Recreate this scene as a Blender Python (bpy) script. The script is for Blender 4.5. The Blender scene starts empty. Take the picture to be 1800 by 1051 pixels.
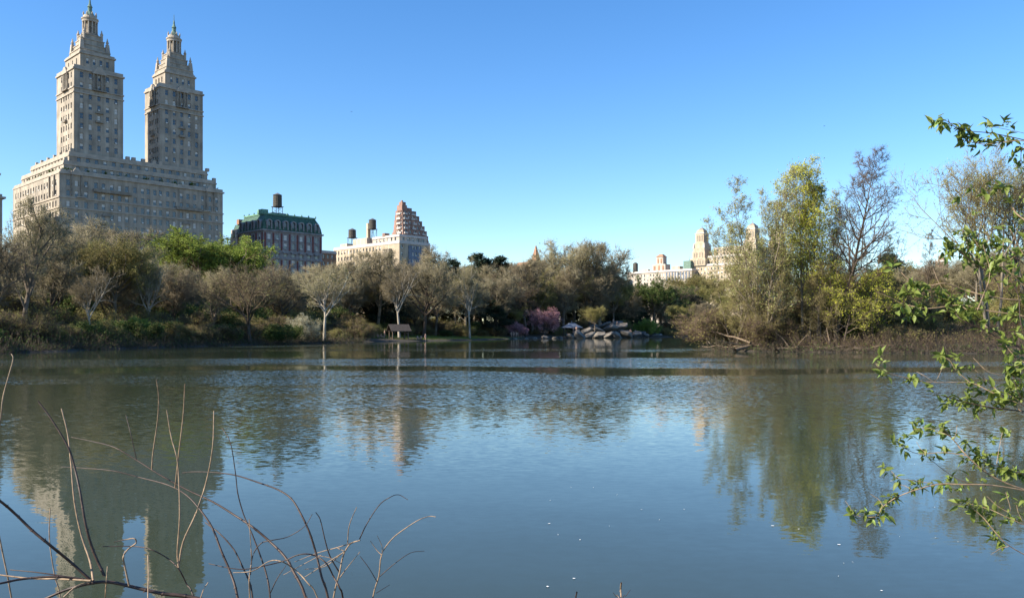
import bpy, bmesh, math, random
import numpy as np
from mathutils import Vector

# ------------------------------------------------------------------ camera, sky, sun
F, CX, HY, CAMH = 1470.0, 900.0, 583.0, 2.0          # focal length / horizon of the 1800 px wide photograph
scene = bpy.context.scene
C = scene.collection
cam_d = bpy.data.cameras.new('camera'); cam = bpy.data.objects.new('camera', cam_d); C.objects.link(cam)
cam.location = (0, 0, CAMH); cam.rotation_euler = (math.radians(90), 0, 0)
cam_d.sensor_width = 36.0; cam_d.lens = 36.0 * F / 1800.0
cam_d.shift_y = (HY - 525.5) / 1800.0
cam_d.clip_start = 0.05; cam_d.clip_end = 20000
scene.camera = cam

SUN_EL, SUN_AZ = math.radians(33), math.atan2(-0.93, -0.36)     # azimuth measured from +Y towards +X
world = bpy.data.worlds.new('World'); scene.world = world; world.use_nodes = True
wn = world.node_tree.nodes; wl = world.node_tree.links
sky_tex = wn.new('ShaderNodeTexSky'); sky_tex.sky_type = 'NISHITA'; sky_tex.sun_disc = False
sky_tex.sun_elevation = SUN_EL; sky_tex.sun_rotation = SUN_AZ
sky_tex.air_density = 1.0; sky_tex.dust_density = 0.15; sky_tex.ozone_density = 3.0
hsv = wn.new('ShaderNodeHueSaturation'); hsv.inputs['Saturation'].default_value = 1.27; hsv.inputs['Hue'].default_value = 0.505; hsv.inputs['Value'].default_value = 1.0
wl.new(sky_tex.outputs[0], hsv.inputs['Color']); wl.new(hsv.outputs[0], wn['Background'].inputs[0]); wn['Background'].inputs[1].default_value = 0.108
sd = bpy.data.lights.new('sun', 'SUN'); sd.energy = 5.0; sd.angle = math.radians(0.5); sd.color = (1.0, 0.9, 0.74)
so = bpy.data.objects.new('sun', sd); C.objects.link(so)
to_sun = Vector((math.sin(SUN_AZ) * math.cos(SUN_EL), math.cos(SUN_AZ) * math.cos(SUN_EL), math.sin(SUN_EL)))
so.rotation_euler = to_sun.to_track_quat('Z', 'Y').to_euler(); so.location = (-60, -20, 60)
vs = scene.view_settings
vs.view_transform = 'Standard'; vs.look = 'None'; vs.exposure = 1.1; vs.gamma = 1.0; vs.use_curve_mapping = False
scene.cycles.use_denoising = True
scene.cycles.max_bounces = 6; scene.cycles.transparent_max_bounces = 6
try: scene.cycles.denoiser = 'OPENIMAGEDENOISE'
except Exception: pass

rng = np.random.default_rng(7); random.seed(7)
def P(px, py, d): return np.array([(px - CX) / F * d, d, CAMH - (py - HY) / F * d])
def XY(px, d): return ((px - CX) / F * d, d)

# ------------------------------------------------------------------ materials
MATS = {}
def mat(name, col, rough=0.85, var=0.25, scale=3.0, objvar=0.0, translucent=0.0, spec=0.2, bump=0.0, col2=None, coords='Object', metallic=0.0, streak=0.0):
    m = bpy.data.materials.new(name); m.use_nodes = True; MATS[name] = m
    nt = m.node_tree; n = nt.nodes; l = nt.links
    b = n['Principled BSDF']; b.inputs['Roughness'].default_value = rough
    b.inputs['Specular IOR Level'].default_value = spec; b.inputs['Metallic'].default_value = metallic
    tc = n.new('ShaderNodeTexCoord'); no = n.new('ShaderNodeTexNoise')
    no.inputs['Scale'].default_value = scale; no.inputs['Detail'].default_value = 4
    l.new(tc.outputs[coords], no.inputs['Vector'])
    mr = n.new('ShaderNodeMapRange'); mr.inputs['From Min'].default_value = 0.3; mr.inputs['From Max'].default_value = 0.7
    l.new(no.outputs['Fac'], mr.inputs['Value'])
    mx = n.new('ShaderNodeMix'); mx.data_type = 'RGBA'
    c2 = col2 if col2 else tuple(min(1, c * (1 + var)) for c in col)
    mx.inputs['A'].default_value = (*[c * (1 - var) for c in col], 1) if not col2 else (*col, 1)
    mx.inputs['B'].default_value = (*c2, 1)
    l.new(mr.outputs[0], mx.inputs['Factor'])
    out = mx.outputs['Result']
    if streak:
        mp = n.new('ShaderNodeMapping'); mp.inputs['Scale'].default_value = (0.9, 0.9, 0.05); l.new(tc.outputs[coords], mp.inputs['Vector'])
        sn = n.new('ShaderNodeTexNoise'); sn.inputs['Scale'].default_value = 1.0; sn.inputs['Detail'].default_value = 5; l.new(mp.outputs[0], sn.inputs['Vector'])
        sr = n.new('ShaderNodeMapRange'); sr.inputs['From Min'].default_value = .3; sr.inputs['From Max'].default_value = .7; sr.inputs['To Min'].default_value = 1 - streak; sr.inputs['To Max'].default_value = 1 + streak * .5
        l.new(sn.outputs['Fac'], sr.inputs['Value']); sm = n.new('ShaderNodeMix'); sm.data_type = 'RGBA'; sm.blend_type = 'MULTIPLY'; sm.inputs['Factor'].default_value = 1
        l.new(out, sm.inputs['A']); l.new(sr.outputs[0], sm.inputs['B']); out = sm.outputs['Result']
    if objvar:
        oi = n.new('ShaderNodeObjectInfo'); hs = n.new('ShaderNodeHueSaturation')
        r1 = n.new('ShaderNodeMapRange'); r1.inputs['To Min'].default_value = 1 - objvar; r1.inputs['To Max'].default_value = 1 + objvar
        r2 = n.new('ShaderNodeMapRange'); r2.inputs['To Min'].default_value = 0.5 - objvar * 0.06; r2.inputs['To Max'].default_value = 0.5 + objvar * 0.06
        l.new(oi.outputs['Random'], r1.inputs['Value']); l.new(oi.outputs['Random'], r2.inputs['Value'])
        l.new(r1.outputs[0], hs.inputs['Value']); l.new(r2.outputs[0], hs.inputs['Hue']); l.new(out, hs.inputs['Color'])
        out = hs.outputs['Color']
    l.new(out, b.inputs['Base Color'])
    if bump:
        bp = n.new('ShaderNodeBump'); bp.inputs['Strength'].default_value = 1.0; bp.inputs['Distance'].default_value = bump
        l.new(no.outputs['Fac'], bp.inputs['Height']); l.new(bp.outputs[0], b.inputs['Normal'])
    if translucent:
        tr = n.new('ShaderNodeBsdfTranslucent'); ms = n.new('ShaderNodeMixShader'); ms.inputs[0].default_value = translucent
        l.new(out, tr.inputs['Color']); l.new(b.outputs[0], ms.inputs[1]); l.new(tr.outputs[0], ms.inputs[2])
        l.new(ms.outputs[0], n['Material Output'].inputs['Surface'])
    return m

mat('bark_dark', (0.085, 0.066, 0.05), scale=20, objvar=0.2)
mat('bark_grey', (0.16, 0.13, 0.10), scale=20, objvar=0.2)
mat('bark_pale', (0.34, 0.30, 0.24), scale=9, var=0.45)
mat('twig_brown', (0.205, 0.175, 0.115), scale=2, objvar=0.25)
mat('twig_dark', (0.11, 0.08, 0.055), scale=2, objvar=0.2)
mat('twig_olive', (0.20, 0.165, 0.085), scale=2, objvar=0.2)
mat('bud_brown', (0.22, 0.195, 0.09), scale=0.8, var=0.4, objvar=0.3, translucent=0.25)
mat('bud_olive', (0.22, 0.20, 0.065), scale=0.8, var=0.35, objvar=0.25, translucent=0.3)
mat('leaf_yellow', (0.45, 0.46, 0.06), scale=0.8, var=0.3, translucent=0.35)
mat('leaf_spring', (0.22, 0.29, 0.055), scale=0.8, var=0.3, objvar=0.15, translucent=0.35)
mat('leaf_greyish', (0.33, 0.34, 0.12), scale=0.8, var=0.3, translucent=0.3)
mat('leaf_green', (0.07, 0.10, 0.026), scale=0.8, var=0.4, objvar=0.2, translucent=0.25)
mat('needle', (0.022, 0.042, 0.025), scale=0.8, var=0.4, objvar=0.2)
mat('petal_pink', (0.50, 0.27, 0.29), scale=0.8, var=0.3, objvar=0.1, translucent=0.3)
mat('petal_pale', (0.42, 0.40, 0.28), scale=0.8, var=0.3, translucent=0.3)
mat('stem_dark', (0.05, 0.03, 0.022), rough=0.55, scale=60, var=0.5, spec=0.4)
mat('stem_tan', (0.25, 0.175, 0.11), rough=0.6, scale=60, var=0.4, spec=0.3)
mat('leaf_near', (0.20, 0.275, 0.055), rough=0.5, scale=25, var=0.3, objvar=0.3, translucent=0.35, spec=0.4)
mat('limestone', (0.345, 0.30, 0.24), streak=0.3, scale=0.25, var=0.22, coords='Object')
mat('limestone_trim', (0.37, 0.32, 0.26), scale=0.5, var=0.2)
mat('limestone_dark', (0.24, 0.21, 0.17), scale=0.8, var=0.3)
mat('copper', (0.14, 0.21, 0.17), scale=1.0, var=0.3)
mat('verdigris', (0.15, 0.29, 0.21), scale=1.0, var=0.3)
mat('mansard', (0.055, 0.11, 0.08), scale=1.2, var=0.4, rough=0.6)
mat('grey_stone', (0.26, 0.245, 0.245), streak=0.3, scale=0.6, var=0.2)
mat('red_brick', (0.15, 0.06, 0.055), scale=1.5, var=0.3)
mat('tower_brick', (0.30, 0.185, 0.145), streak=0.3, scale=0.5, var=0.2)
mat('cream_brick', (0.43, 0.355, 0.26), streak=0.3, scale=0.3, var=0.14)
mat('cream_pale', (0.45, 0.39, 0.325), streak=0.3, scale=0.3, var=0.14)
mat('white_trim', (0.50, 0.46, 0.42), scale=1.0, var=0.12)
mat('brownstone', (0.30, 0.17, 0.11), scale=0.5, var=0.25)
mat('slate', (0.12, 0.13, 0.15), scale=1.0, var=0.3)
mat('blue_grey', (0.16, 0.19, 0.24), scale=1.0, var=0.2)
mat('tank_wood', (0.085, 0.078, 0.065), scale=2.0, var=0.35)
mat('iron', (0.03, 0.03, 0.033), rough=0.6)
mat('window_frame', (0.34, 0.31, 0.28), var=0.1)
mat('blind', (0.62, 0.60, 0.55), var=0.1)
mat('glass', (0.03, 0.035, 0.04), rough=0.06, var=0.2, spec=0.9)
mat('rock', (0.15, 0.134, 0.115), scale=1.3, var=0.45, bump=0.15)
mat('brush', (0.10, 0.078, 0.055), scale=2, var=0.4)
mat('driftwood', (0.16, 0.118, 0.08), scale=5, var=0.4)
mat('timber', (0.16, 0.12, 0.09), scale=5, var=0.35)
mat('shingle', (0.07, 0.058, 0.05), scale=4, var=0.3)
mat('skin', (0.50, 0.32, 0.24), var=0.05)
mat('petal_white', (0.8, 0.8, 0.78), var=0.05)
mat('reed', (0.20, 0.14, 0.09), scale=2, var=0.35)
mat('grass_blade', (0.13, 0.17, 0.035), scale=1.0, var=0.4, translucent=0.2)
mat('pole_paint', (0.42, 0.42, 0.40), var=0.1)
mat('black_feather', (0.03, 0.03, 0.03), var=0.2)
for nm, c in dict(cloth_white=(0.7, 0.69, 0.67), cloth_red=(0.45, 0.07, 0.06), cloth_black=(0.03, 0.03, 0.035), cloth_blue=(0.09, 0.14, 0.28), cloth_tan=(0.42, 0.32, 0.23), cloth_grey=(0.25, 0.26, 0.28), hair=(0.05, 0.035, 0.025)).items():
    mat(nm, c, var=0.1)

# ------------------------------------------------------------------ mesh helpers
def mk(name, V, faces_by_mat, mats, smooth=False):
    """faces_by_mat: list of (int array (n,3|4), material index)"""
    me = bpy.data.meshes.new(name)
    V = np.asarray(V, dtype=np.float32).reshape(-1, 3)
    me.vertices.add(len(V)); me.vertices.foreach_set('co', V.ravel())
    fl = [(np.asarray(f, dtype=np.int32), mi) for f, mi in faces_by_mat if len(f)]
    nl = sum(f.size for f, _ in fl); npoly = sum(len(f) for f, _ in fl)
    me.loops.add(nl); me.polygons.add(npoly)
    me.loops.foreach_set('vertex_index', np.concatenate([f.ravel() for f, _ in fl]))
    tot = np.concatenate([np.full(len(f), f.shape[1], np.int32) for f, _ in fl])
    st = np.concatenate([[0], np.cumsum(tot)[:-1]]).astype(np.int32)
    me.polygons.foreach_set('loop_start', st)
    me.polygons.foreach_set('material_index', np.concatenate([np.full(len(f), mi, np.int32) for f, mi in fl]))
    me.polygons.foreach_set('use_smooth', np.full(npoly, bool(smooth)))
    for m in mats: me.materials.append(MATS[m])
    me.update(calc_edges=True); me.validate()
    return me

class MB:
    """collects quads / triangles with material indices"""
    def __init__(s): s.v = []; s.q = {}; s.t = {}; s.n = 0
    def add(s, V, Q=None, T=None, mi=0):
        V = np.asarray(V, dtype=float).reshape(-1, 3); b = s.n; s.v.append(V); s.n += len(V)
        if Q is not None and len(Q): s.q.setdefault(mi, []).append(np.asarray(Q) + b)
        if T is not None and len(T): s.t.setdefault(mi, []).append(np.asarray(T) + b)
    def box(s, x0, x1, y0, y1, z0, z1, mi=0):
        V = [(x, y, z) for z in (z0, z1) for y in (y0, y1) for x in (x0, x1)]
        s.add(V, [(0, 2, 3, 1), (4, 5, 7, 6), (0, 1, 5, 4), (2, 6, 7, 3), (0, 4, 6, 2), (1, 3, 7, 5)], mi=mi)
    def frustum(s, x0, x1, y0, y1, z0, z1, inx, iny, mi=0):
        V = [(x0, y0, z0), (x1, y0, z0), (x1, y1, z0), (x0, y1, z0), (x0 + inx, y0 + iny, z1), (x1 - inx, y0 + iny, z1), (x1 - inx, y1 - iny, z1), (x0 + inx, y1 - iny, z1)]
        s.add(V, [(0, 1, 5, 4), (1, 2, 6, 5), (2, 3, 7, 6), (3, 0, 4, 7), (4, 5, 6, 7), (0, 3, 2, 1)], mi=mi)
    def lathe(s, cx, cy, prof, n=16, mi=0):
        a = np.linspace(0, 2 * np.pi, n, endpoint=False) + np.pi / n
        V = np.array([(cx + r * math.cos(t), cy + r * math.sin(t), z) for r, z in prof for t in a]); Q = []
        for k in range(len(prof) - 1):
            for i in range(n): j = (i + 1) % n; Q.append((k * n + i, k * n + j, (k + 1) * n + j, (k + 1) * n + i))
        s.add(V, Q, mi=mi)
    def tube(s, pts, rad, sides=6, mi=0):
        Pn = np.asarray(pts, float)[None]; R = np.broadcast_to(np.asarray(rad, float), (len(pts),))[None]
        V, Q = tubes(Pn, R, sides); s.add(V, Q, mi=mi)
    def mesh(s, name, mats, smooth=False):
        fl = [(np.concatenate(a), mi) for mi, a in s.q.items()] + [(np.concatenate(a), mi) for mi, a in s.t.items()]
        return mk(name, np.concatenate(s.v), fl, mats, smooth)

def tubes(Pa, Ra, sides):
    N, k, _ = Pa.shape
    T = np.gradient(Pa, axis=1); T /= np.linalg.norm(T, axis=2, keepdims=True) + 1e-9
    ref = np.where(np.abs(T[..., 2:3]) > 0.9, np.array([1.0, 0, 0]), np.array([0, 0, 1.0]))
    A = np.cross(T, ref); A /= np.linalg.norm(A, axis=2, keepdims=True) + 1e-9
    B = np.cross(T, A)
    a = np.linspace(0, 2 * np.pi, sides, endpoint=False)
    ring = Pa[:, :, None] + Ra[:, :, None, None] * (np.cos(a)[None, None, :, None] * A[:, :, None] + np.sin(a)[None, None, :, None] * B[:, :, None])
    idx = np.arange(N * k * sides).reshape(N, k, sides); nx = np.roll(idx, -1, axis=2)
    Q = np.stack([idx[:, :-1], nx[:, :-1], nx[:, 1:], idx[:, 1:]], axis=-1).reshape(-1, 4)
    return ring.reshape(-1, 3), Q

def obj(name, me, parent=None, loc=(0, 0, 0), rotz=0.0, label=None, cat=None, group=None, kind=None, scale=None):
    o = bpy.data.objects.new(name, me); C.objects.link(o); o.location = loc; o.rotation_euler = (0, 0, rotz)
    if scale is not None: o.scale = scale if hasattr(scale, '__len__') else (scale,) * 3
    if parent: o.parent = parent
    tag(o, label, cat, group, kind)
    return o
def tag(o, label=None, cat=None, group=None, kind=None):
    if label: o['label'] = label
    if cat: o['category'] = cat
    if group: o['group'] = group
    if kind: o['kind'] = kind
def thing(name, label, cat, loc=(0, 0, 0), rotz=0.0, group=None, scale=None):
    return obj(name, None, None, loc, rotz, label, cat, group, None, scale)

# ------------------------------------------------------------------ terrain and water
LAKE = np.array([(-60, 8), (-25, 5.5), (-6, 4.3), (0, 4.1), (6, 4.3), (12, 5.5), (25, 9), (45, 26), (62, 44), (72, 60), (60, 71), (46, 75.5), (38, 79), (30, 82), (25, 84), (21.5, 88), (24, 97), (33, 116), (52, 142), (84, 165), (125, 185), (160, 240), (150, 310), (112, 352), (82, 352), (56, 312), (44, 287), (17, 252), (0, 230), (-9.3, 198), (-24.7, 174), (-33, 148), (-41.7, 119), (-46.2, 98), (-46.5, 76), (-60, 52), (-84, 32)], float)
def lake_dist(x, y):
    """signed distance to the lake's edge, positive on land"""
    p = np.stack([np.ravel(x), np.ravel(y)], 1); d = np.full(len(p), 1e9); ins = np.zeros(len(p), bool)
    for a, b in zip(LAKE, np.roll(LAKE, -1, 0)):
        e = b - a; w = p - a; t = np.clip((w @ e) / (e @ e), 0, 1)
        d = np.minimum(d, np.linalg.norm(w - t[:, None] * e, axis=1))
        c = (a[1] > p[:, 1]) != (b[1] > p[:, 1])
        with np.errstate(divide='ignore', invalid='ignore'):
            xi = a[0] + (p[:, 1] - a[1]) / (b[1] - a[1]) * (b[0] - a[0])
        ins ^= c & (p[:, 0] < xi)
    return np.where(ins, -d, d).reshape(np.shape(x))
def sstep(a, b, x): t = np.clip((x - a) / (b - a), 0, 1); return t * t * (3 - 2 * t)
def ground(x, y):
    x = np.asarray(x, float); y = np.asarray(y, float)
    d = lake_dist(x, y) + 0.5 * np.sin(x * 0.9 + 1.3 * np.sin(y * 0.35)) * sstep(10, 40, y) * 0.7
    z = 0.26 * sstep(-0.15, 0.5, d) + 0.045 * np.clip(d - 1, 0, 70) - 1.3 * sstep(0.2, -4, d) - 0.02
    z += 0.12 * np.sin(x * 0.5) * np.sin(y * 0.43 + 1) * sstep(1, 5, d)
    z += 6.0 * np.exp(-((x - 78) / 26) ** 2 - ((y - 118) / 24) ** 2) * sstep(3, 20, d)
    return z
def gz(x, y): return float(ground(np.array([x]), np.array([y]))[0])

xs = np.concatenate([np.linspace(-9000, -400, 12), np.linspace(-330, -130, 14), np.arange(-120, 170, 1.6), np.linspace(180, 420, 14), np.linspace(520, 9000, 12)])
ys = np.concatenate([np.linspace(-4000, -60, 8), np.arange(-30, -1, 3), np.arange(0, 8, 0.5), np.arange(8.5, 370, 1.6), np.linspace(380, 800, 22), np.linspace(950, 12000, 12)])
GX, GY = np.meshgrid(xs, ys); GZ = ground(GX, GY)
nx, ny = len(xs), len(ys); ii = np.arange(nx * ny).reshape(ny, nx)
gm = bpy.data.materials.new('ground'); gm.use_nodes = True; MATS['ground'] = gm
n = gm.node_tree.nodes; l = gm.node_tree.links
geo = n.new('ShaderNodeNewGeometry'); n1 = n.new('ShaderNodeTexNoise'); n1.inputs['Scale'].default_value = 0.09; n1.inputs['Detail'].default_value = 6
n2 = n.new('ShaderNodeTexNoise'); n2.inputs['Scale'].default_value = 2.5; n2.inputs['Detail'].default_value = 5
l.new(geo.outputs['Position'], n1.inputs['Vector']); l.new(geo.outputs['Position'], n2.inputs['Vector'])
r1 = n.new('ShaderNodeValToRGB'); r1.color_ramp.elements[0].position = 0.52; r1.color_ramp.elements[0].color = (0.10, 0.075, 0.05, 1)
r1.color_ramp.elements[1].position = 0.68; r1.color_ramp.elements[1].color = (0.085, 0.115, 0.03, 1)
r2 = n.new('ShaderNodeMapRange'); r2.inputs['To Min'].default_value = 0.55; r2.inputs['To Max'].default_value = 1.35
l.new(n1.outputs[0], r1.inputs[0]); l.new(n2.outputs[0], r2.inputs['Value'])
mm = n.new('ShaderNodeMix'); mm.data_type = 'RGBA'; mm.blend_type = 'MULTIPLY'; mm.inputs['Factor'].default_value = 1
l.new(r1.outputs[0], mm.inputs['A']); l.new(r2.outputs[0], mm.inputs['B'])
gs = n.new('ShaderNodeSeparateXYZ'); l.new(geo.outputs['Position'], gs.inputs[0])
wet = n.new('ShaderNodeMapRange'); wet.inputs['From Min'].default_value = 0.2; wet.inputs['From Max'].default_value = 0.5; l.new(gs.outputs[2], wet.inputs['Value'])
mud = n.new('ShaderNodeMix'); mud.data_type = 'RGBA'; mud.inputs['A'].default_value = (0.035, 0.028, 0.02, 1)
l.new(wet.outputs[0], mud.inputs['Factor']); l.new(mm.outputs['Result'], mud.inputs['B'])
l.new(mud.outputs['Result'], n['Principled BSDF'].inputs['Base Color']); n['Principled BSDF'].inputs['Roughness'].default_value = 0.95
obj('ground', mk('ground', np.stack([GX, GY, GZ], -1), [(np.stack([ii[:-1, :-1], ii[:-1, 1:], ii[1:, 1:], ii[1:, :-1]], -1).reshape(-1, 4), 0)], ['ground'], True), kind='structure')

wm = bpy.data.materials.new('water'); wm.use_nodes = True; MATS['water'] = wm
n = wm.node_tree.nodes; l = wm.node_tree.links; b = n['Principled BSDF']
b.inputs['Base Color'].default_value = (0.038, 0.050, 0.032, 1); b.inputs['Roughness'].default_value = 0.02; b.inputs['IOR'].default_value = 1.333
geo = n.new('ShaderNodeNewGeometry')
def wnoise(scale, detail, sx=1.0, sy=1.0, off=0.0):
    mp = n.new('ShaderNodeMapping'); mp.inputs['Scale'].default_value = (sx, sy, 1); mp.inputs['Location'].default_value = (off, off * 0.7, 0)
    l.new(geo.outputs['Position'], mp.inputs['Vector'])
    t = n.new('ShaderNodeTexNoise'); t.inputs['Scale'].default_value = scale; t.inputs['Detail'].default_value = detail
    l.new(mp.outputs[0], t.inputs['Vector']); return t
def vmath(op, a, bb, s=None):
    v = n.new('ShaderNodeVectorMath'); v.operation = op
    for i, q in enumerate((a, bb)):
        if q is None: continue
        if isinstance(q, tuple): v.inputs[i].default_value = q
        else: l.new(q, v.inputs[i])
    if s is not None:
        if isinstance(s, float): v.inputs['Scale'].default_value = s
        else: l.new(s, v.inputs['Scale'])
    return v.outputs[0]
breeze = wnoise(1.0, 4, 0.04, 0.12, 5.2)            # wind patches, longer across than along the view
warp = wnoise(1.0, 3, 0.045, 0.05, 11.0)
sep = n.new('ShaderNodeSeparateXYZ'); l.new(geo.outputs['Position'], sep.inputs[0])
def fm(op, a, b_=None, c_=None):
    q = n.new('ShaderNodeMath'); q.operation = op
    for i_, v_ in enumerate((a, b_, c_)):
        if v_ is None: continue
        if isinstance(v_, (int, float)): q.inputs[i_].default_value = v_
        else: l.new(v_, q.inputs[i_])
    return q.outputs[0]
ywarp = fm('DIVIDE', fm('ADD', sep.outputs[1], fm('MULTIPLY', fm('SUBTRACT', warp.outputs['Fac'], 0.5), 22.0)), 200.0)
ramp = n.new('ShaderNodeValToRGB'); cr = ramp.color_ramp
stops = [(0, .01), (13, .02), (17, .08), (24, .36), (38, .75), (41, .04), (46, .03), (51, .9), (60, .9), (66, .03), (80, .03), (87, .4), (95, .4), (102, .03), (200, .04)]
while len(cr.elements) < len(stops): cr.elements.new(0.5)
for e_, (p_, v_) in zip(cr.elements, stops): e_.position = p_ / 200.0; e_.color = (v_, v_, v_, 1)
l.new(ywarp, ramp.inputs[0])
bm_ = n.new('ShaderNodeMapRange'); bm_.interpolation_type = 'SMOOTHSTEP'
bm_.inputs['From Min'].default_value = 0.40; bm_.inputs['From Max'].default_value = 0.56
l.new(breeze.outputs['Fac'], bm_.inputs['Value'])
gust = fm('MULTIPLY', ramp.outputs[0], fm('ADD', fm('MULTIPLY', bm_.outputs[0], 0.75), 0.25))
sd_ = fm('SUBTRACT', fm('MULTIPLY', fm('ADD', sep.outputs[0], 46.0), 0.944), fm('MULTIPLY', fm('SUBTRACT', sep.outputs[1], 98.0), 0.331))
sd_ = fm('ADD', sd_, fm('MULTIPLY', fm('SUBTRACT', warp.outputs['Fac'], 0.5), 8.0))
def band(a, b_, x_):
    q = n.new('ShaderNodeMapRange'); q.interpolation_type = 'SMOOTHSTEP'; q.inputs['From Min'].default_value = a; q.inputs['From Max'].default_value = b_; l.new(x_, q.inputs['Value']); return q.outputs[0]
shore_gust = fm('MULTIPLY', fm('MULTIPLY', band(4.0, 5.5, sd_), band(13.0, 10.0, sd_)), band(95.0, 110.0, sep.outputs[1]))
gust = fm('MAXIMUM', gust, fm('MULTIPLY', shore_gust, fm('ADD', fm('MULTIPLY', bm_.outputs[0], .8), .2)))
bmr = n.new('ShaderNodeMapRange'); bmr.inputs['To Min'].default_value = 0.014; bmr.inputs['To Max'].default_value = 1.15
l.new(gust, bmr.inputs['Value'])
fine = wnoise(11.0, 3, 0.6, 1.3); swell = wnoise(0.9, 1, 0.6, 1.4, 9.0)
nf = vmath('SCALE', vmath('SUBTRACT', fine.outputs['Color'], (0.5, 0.5, 0.5)), None, bmr.outputs[0])
nsw = vmath('SCALE', vmath('SUBTRACT', swell.outputs['Color'], (0.5, 0.5, 0.5)), None, 0.010)
nv = vmath('MULTIPLY', vmath('ADD', nf, nsw), (1, 1, 0))
nrm = vmath('NORMALIZE', vmath('ADD', nv, (0, 0, 1)), None)
l.new(nrm, b.inputs['Normal'])
wv = np.array([(-140, -2, 0), (230, -2, 0), (230, 400, 0), (-140, 400, 0)], float)
obj('lake_water', mk('lake_water', wv, [(np.array([(0, 1, 2, 3)]), 0)], ['water']), kind='structure')

# ------------------------------------------------------------------ buildings
TH = math.atan2(0.7246, 0.689); E = np.array([0.689, 0.7246]); W = np.array([-0.7246, 0.689])
SE0 = np.array([(106 - CX) / F * 295.0, 295.0])                      # south-east corner of the twin-towered block
def ave(px):
    """distance along the avenue frontage where the view ray of column px meets it"""
    k = (px - CX) / F; return (k * SE0[1] - SE0[0]) / (E[0] - k * E[1])
def ave_pt(t, back=0.0): return SE0 + E * t + W * back
def zat(py, Y): return CAMH + (HY - py) / F * Y

WIN = {}
def window_mesh(w, h, var):
    key = (round(w, 2), round(h, 2), var)
    if key in WIN: return WIN[key]
    m = MB(); f = 0.09 * min(1, w / 1.1); hw, hh = w / 2, h / 2
    for a in ((-hw, -hw + f, -hh, hh), (hw - f, hw, -hh, hh), (-hw + f, hw - f, -hh, -hh + f), (-hw + f, hw - f, hh - f, hh), (-hw + f, hw - f, -f / 2, f / 2)):
        m.box(a[0], a[1], -0.05, 0.03, a[2], a[3], 0)
    for z0, z1, top in ((-hh + f, -f / 2, 0), (f / 2, hh - f, 1)):
        mi = 1 if var in (0, 3) or (var == 1 and not top) else 2
        m.add([(-hw + f, 0, z0), (hw - f, 0, z0), (hw - f, 0, z1), (-hw + f, 0, z1)], [(0, 1, 2, 3)], mi=mi)
    if var == 3: m.box(-hw * .62, hw * .62, -.42, -.052, -hh + f, -hh + f + .42, 2)
    WIN[key] = m.mesh('window', ['window_frame', 'glass', 'blind']); return WIN[key]

WCOUNT = {}
def windows_on(parent, face, c, us, zs, w, h, depth, wr):
    """window objects standing in the openings of one face"""
    for u in us:
        for z in zs:
            o = bpy.data.objects.new('window', window_mesh(w, h, wr.choices((0, 1, 2, 3), (0.5, 0.24, 0.12, 0.14))[0])); C.objects.link(o); o.parent = parent
            if face == 'E': o.location = (u, c + depth, z)
            else: o.location = (c + depth, u, z); o.rotation_euler = (0, 0, -math.pi / 2)

def wall_face(m, face, c, u0, u1, z0, z1, us, zs, w, h, depth=0.28, mi=0):
    """one wall with real openings; face E: plane y=c facing -y, face S: plane x=c facing -x"""
    ub = [u0] + [q for u in us for q in (u - w / 2, u + w / 2)] + [u1]
    zb = [z0] + [q for z in zs for q in (z - h / 2, z + h / 2)] + [z1]
    def p(u, d, z): return (u, c + d, z) if face == 'E' else (c + d, u, z)
    for i in range(len(ub) - 1):
        for j in range(len(zb) - 1):
            a, b_, e, f = ub[i], ub[i + 1], zb[j], zb[j + 1]
            if i % 2 and j % 2:
                for q in (((a, e), (b_, e)), ((b_, e), (b_, f)), ((b_, f), (a, f)), ((a, f), (a, e))):
                    (ua, za), (uc, zc) = q
                    m.add([p(ua, 0, za), p(uc, 0, zc), p(uc, depth + .05, zc), p(ua, depth + .05, za)], [(0, 1, 2, 3)], mi=mi)
            else:
                m.add([p(a, 0, e), p(b_, 0, e), p(b_, 0, f), p(a, 0, f)], [(0, 1, 2, 3)], mi=mi)

def block(parent, name, x0, x1, y0, y1, z0, z1, mats, east=None, south=None, seed=1, cornice=0.0, parapet=0.0, sub=True):
    """a storey block with window openings on its east (y0) and south (x0) sides. east/south = (positions, heights, w, h)"""
    m = MB(); wr = random.Random(seed); jobs = []
    for face, c, u0, u1, spec in (('E', y0, x0, x1, east), ('S', x0, y0, y1, south)):
        if spec and len(spec[0]) and len(spec[1]):
            wall_face(m, face, c, u0, u1, z0, z1, spec[0], spec[1], spec[2], spec[3]); jobs.append((face, c) + tuple(spec))
        else:
            wall_face(m, face, c, u0, u1, z0, z1, [], [], 1, 1)
    m.add([(x1, y0, z0), (x1, y1, z0), (x1, y1, z1), (x1, y0, z1)], [(0, 1, 2, 3)])
    m.add([(x0, y1, z0), (x1, y1, z0), (x1, y1, z1), (x0, y1, z1)], [(3, 2, 1, 0)])
    m.add([(x0, y0, z1), (x1, y0, z1), (x1, y1, z1), (x0, y1, z1)], [(0, 1, 2, 3)])
    if cornice:
        c = cornice; m.box(x0 - c, x1 + c, y0 - c, y0, z1 - 0.7, z1 - 0.1, 1); m.box(x0 - c, x0, y0, y1, z1 - 0.7, z1 - 0.1, 1)
        m.box(x1, x1 + c, y0, y1, z1 - 0.7, z1 - 0.1, 1)
    if parapet:
        for a in ((x0, x1, y0, y0 + .4), (x0, x1, y1 - .4, y1), (x0, x0 + .4, y0 + .4, y1 - .4), (x1 - .4, x1, y0 + .4, y1 - .4)):
            m.box(a[0], a[1], a[2], a[3], z1, z1 + parapet, 1)
    o = obj(name, m.mesh(name, mats), parent)
    for face, c, us, zs, w, h in jobs: windows_on(o, face, c, us, zs, w, h, 0.28, wr)
    return o
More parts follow.
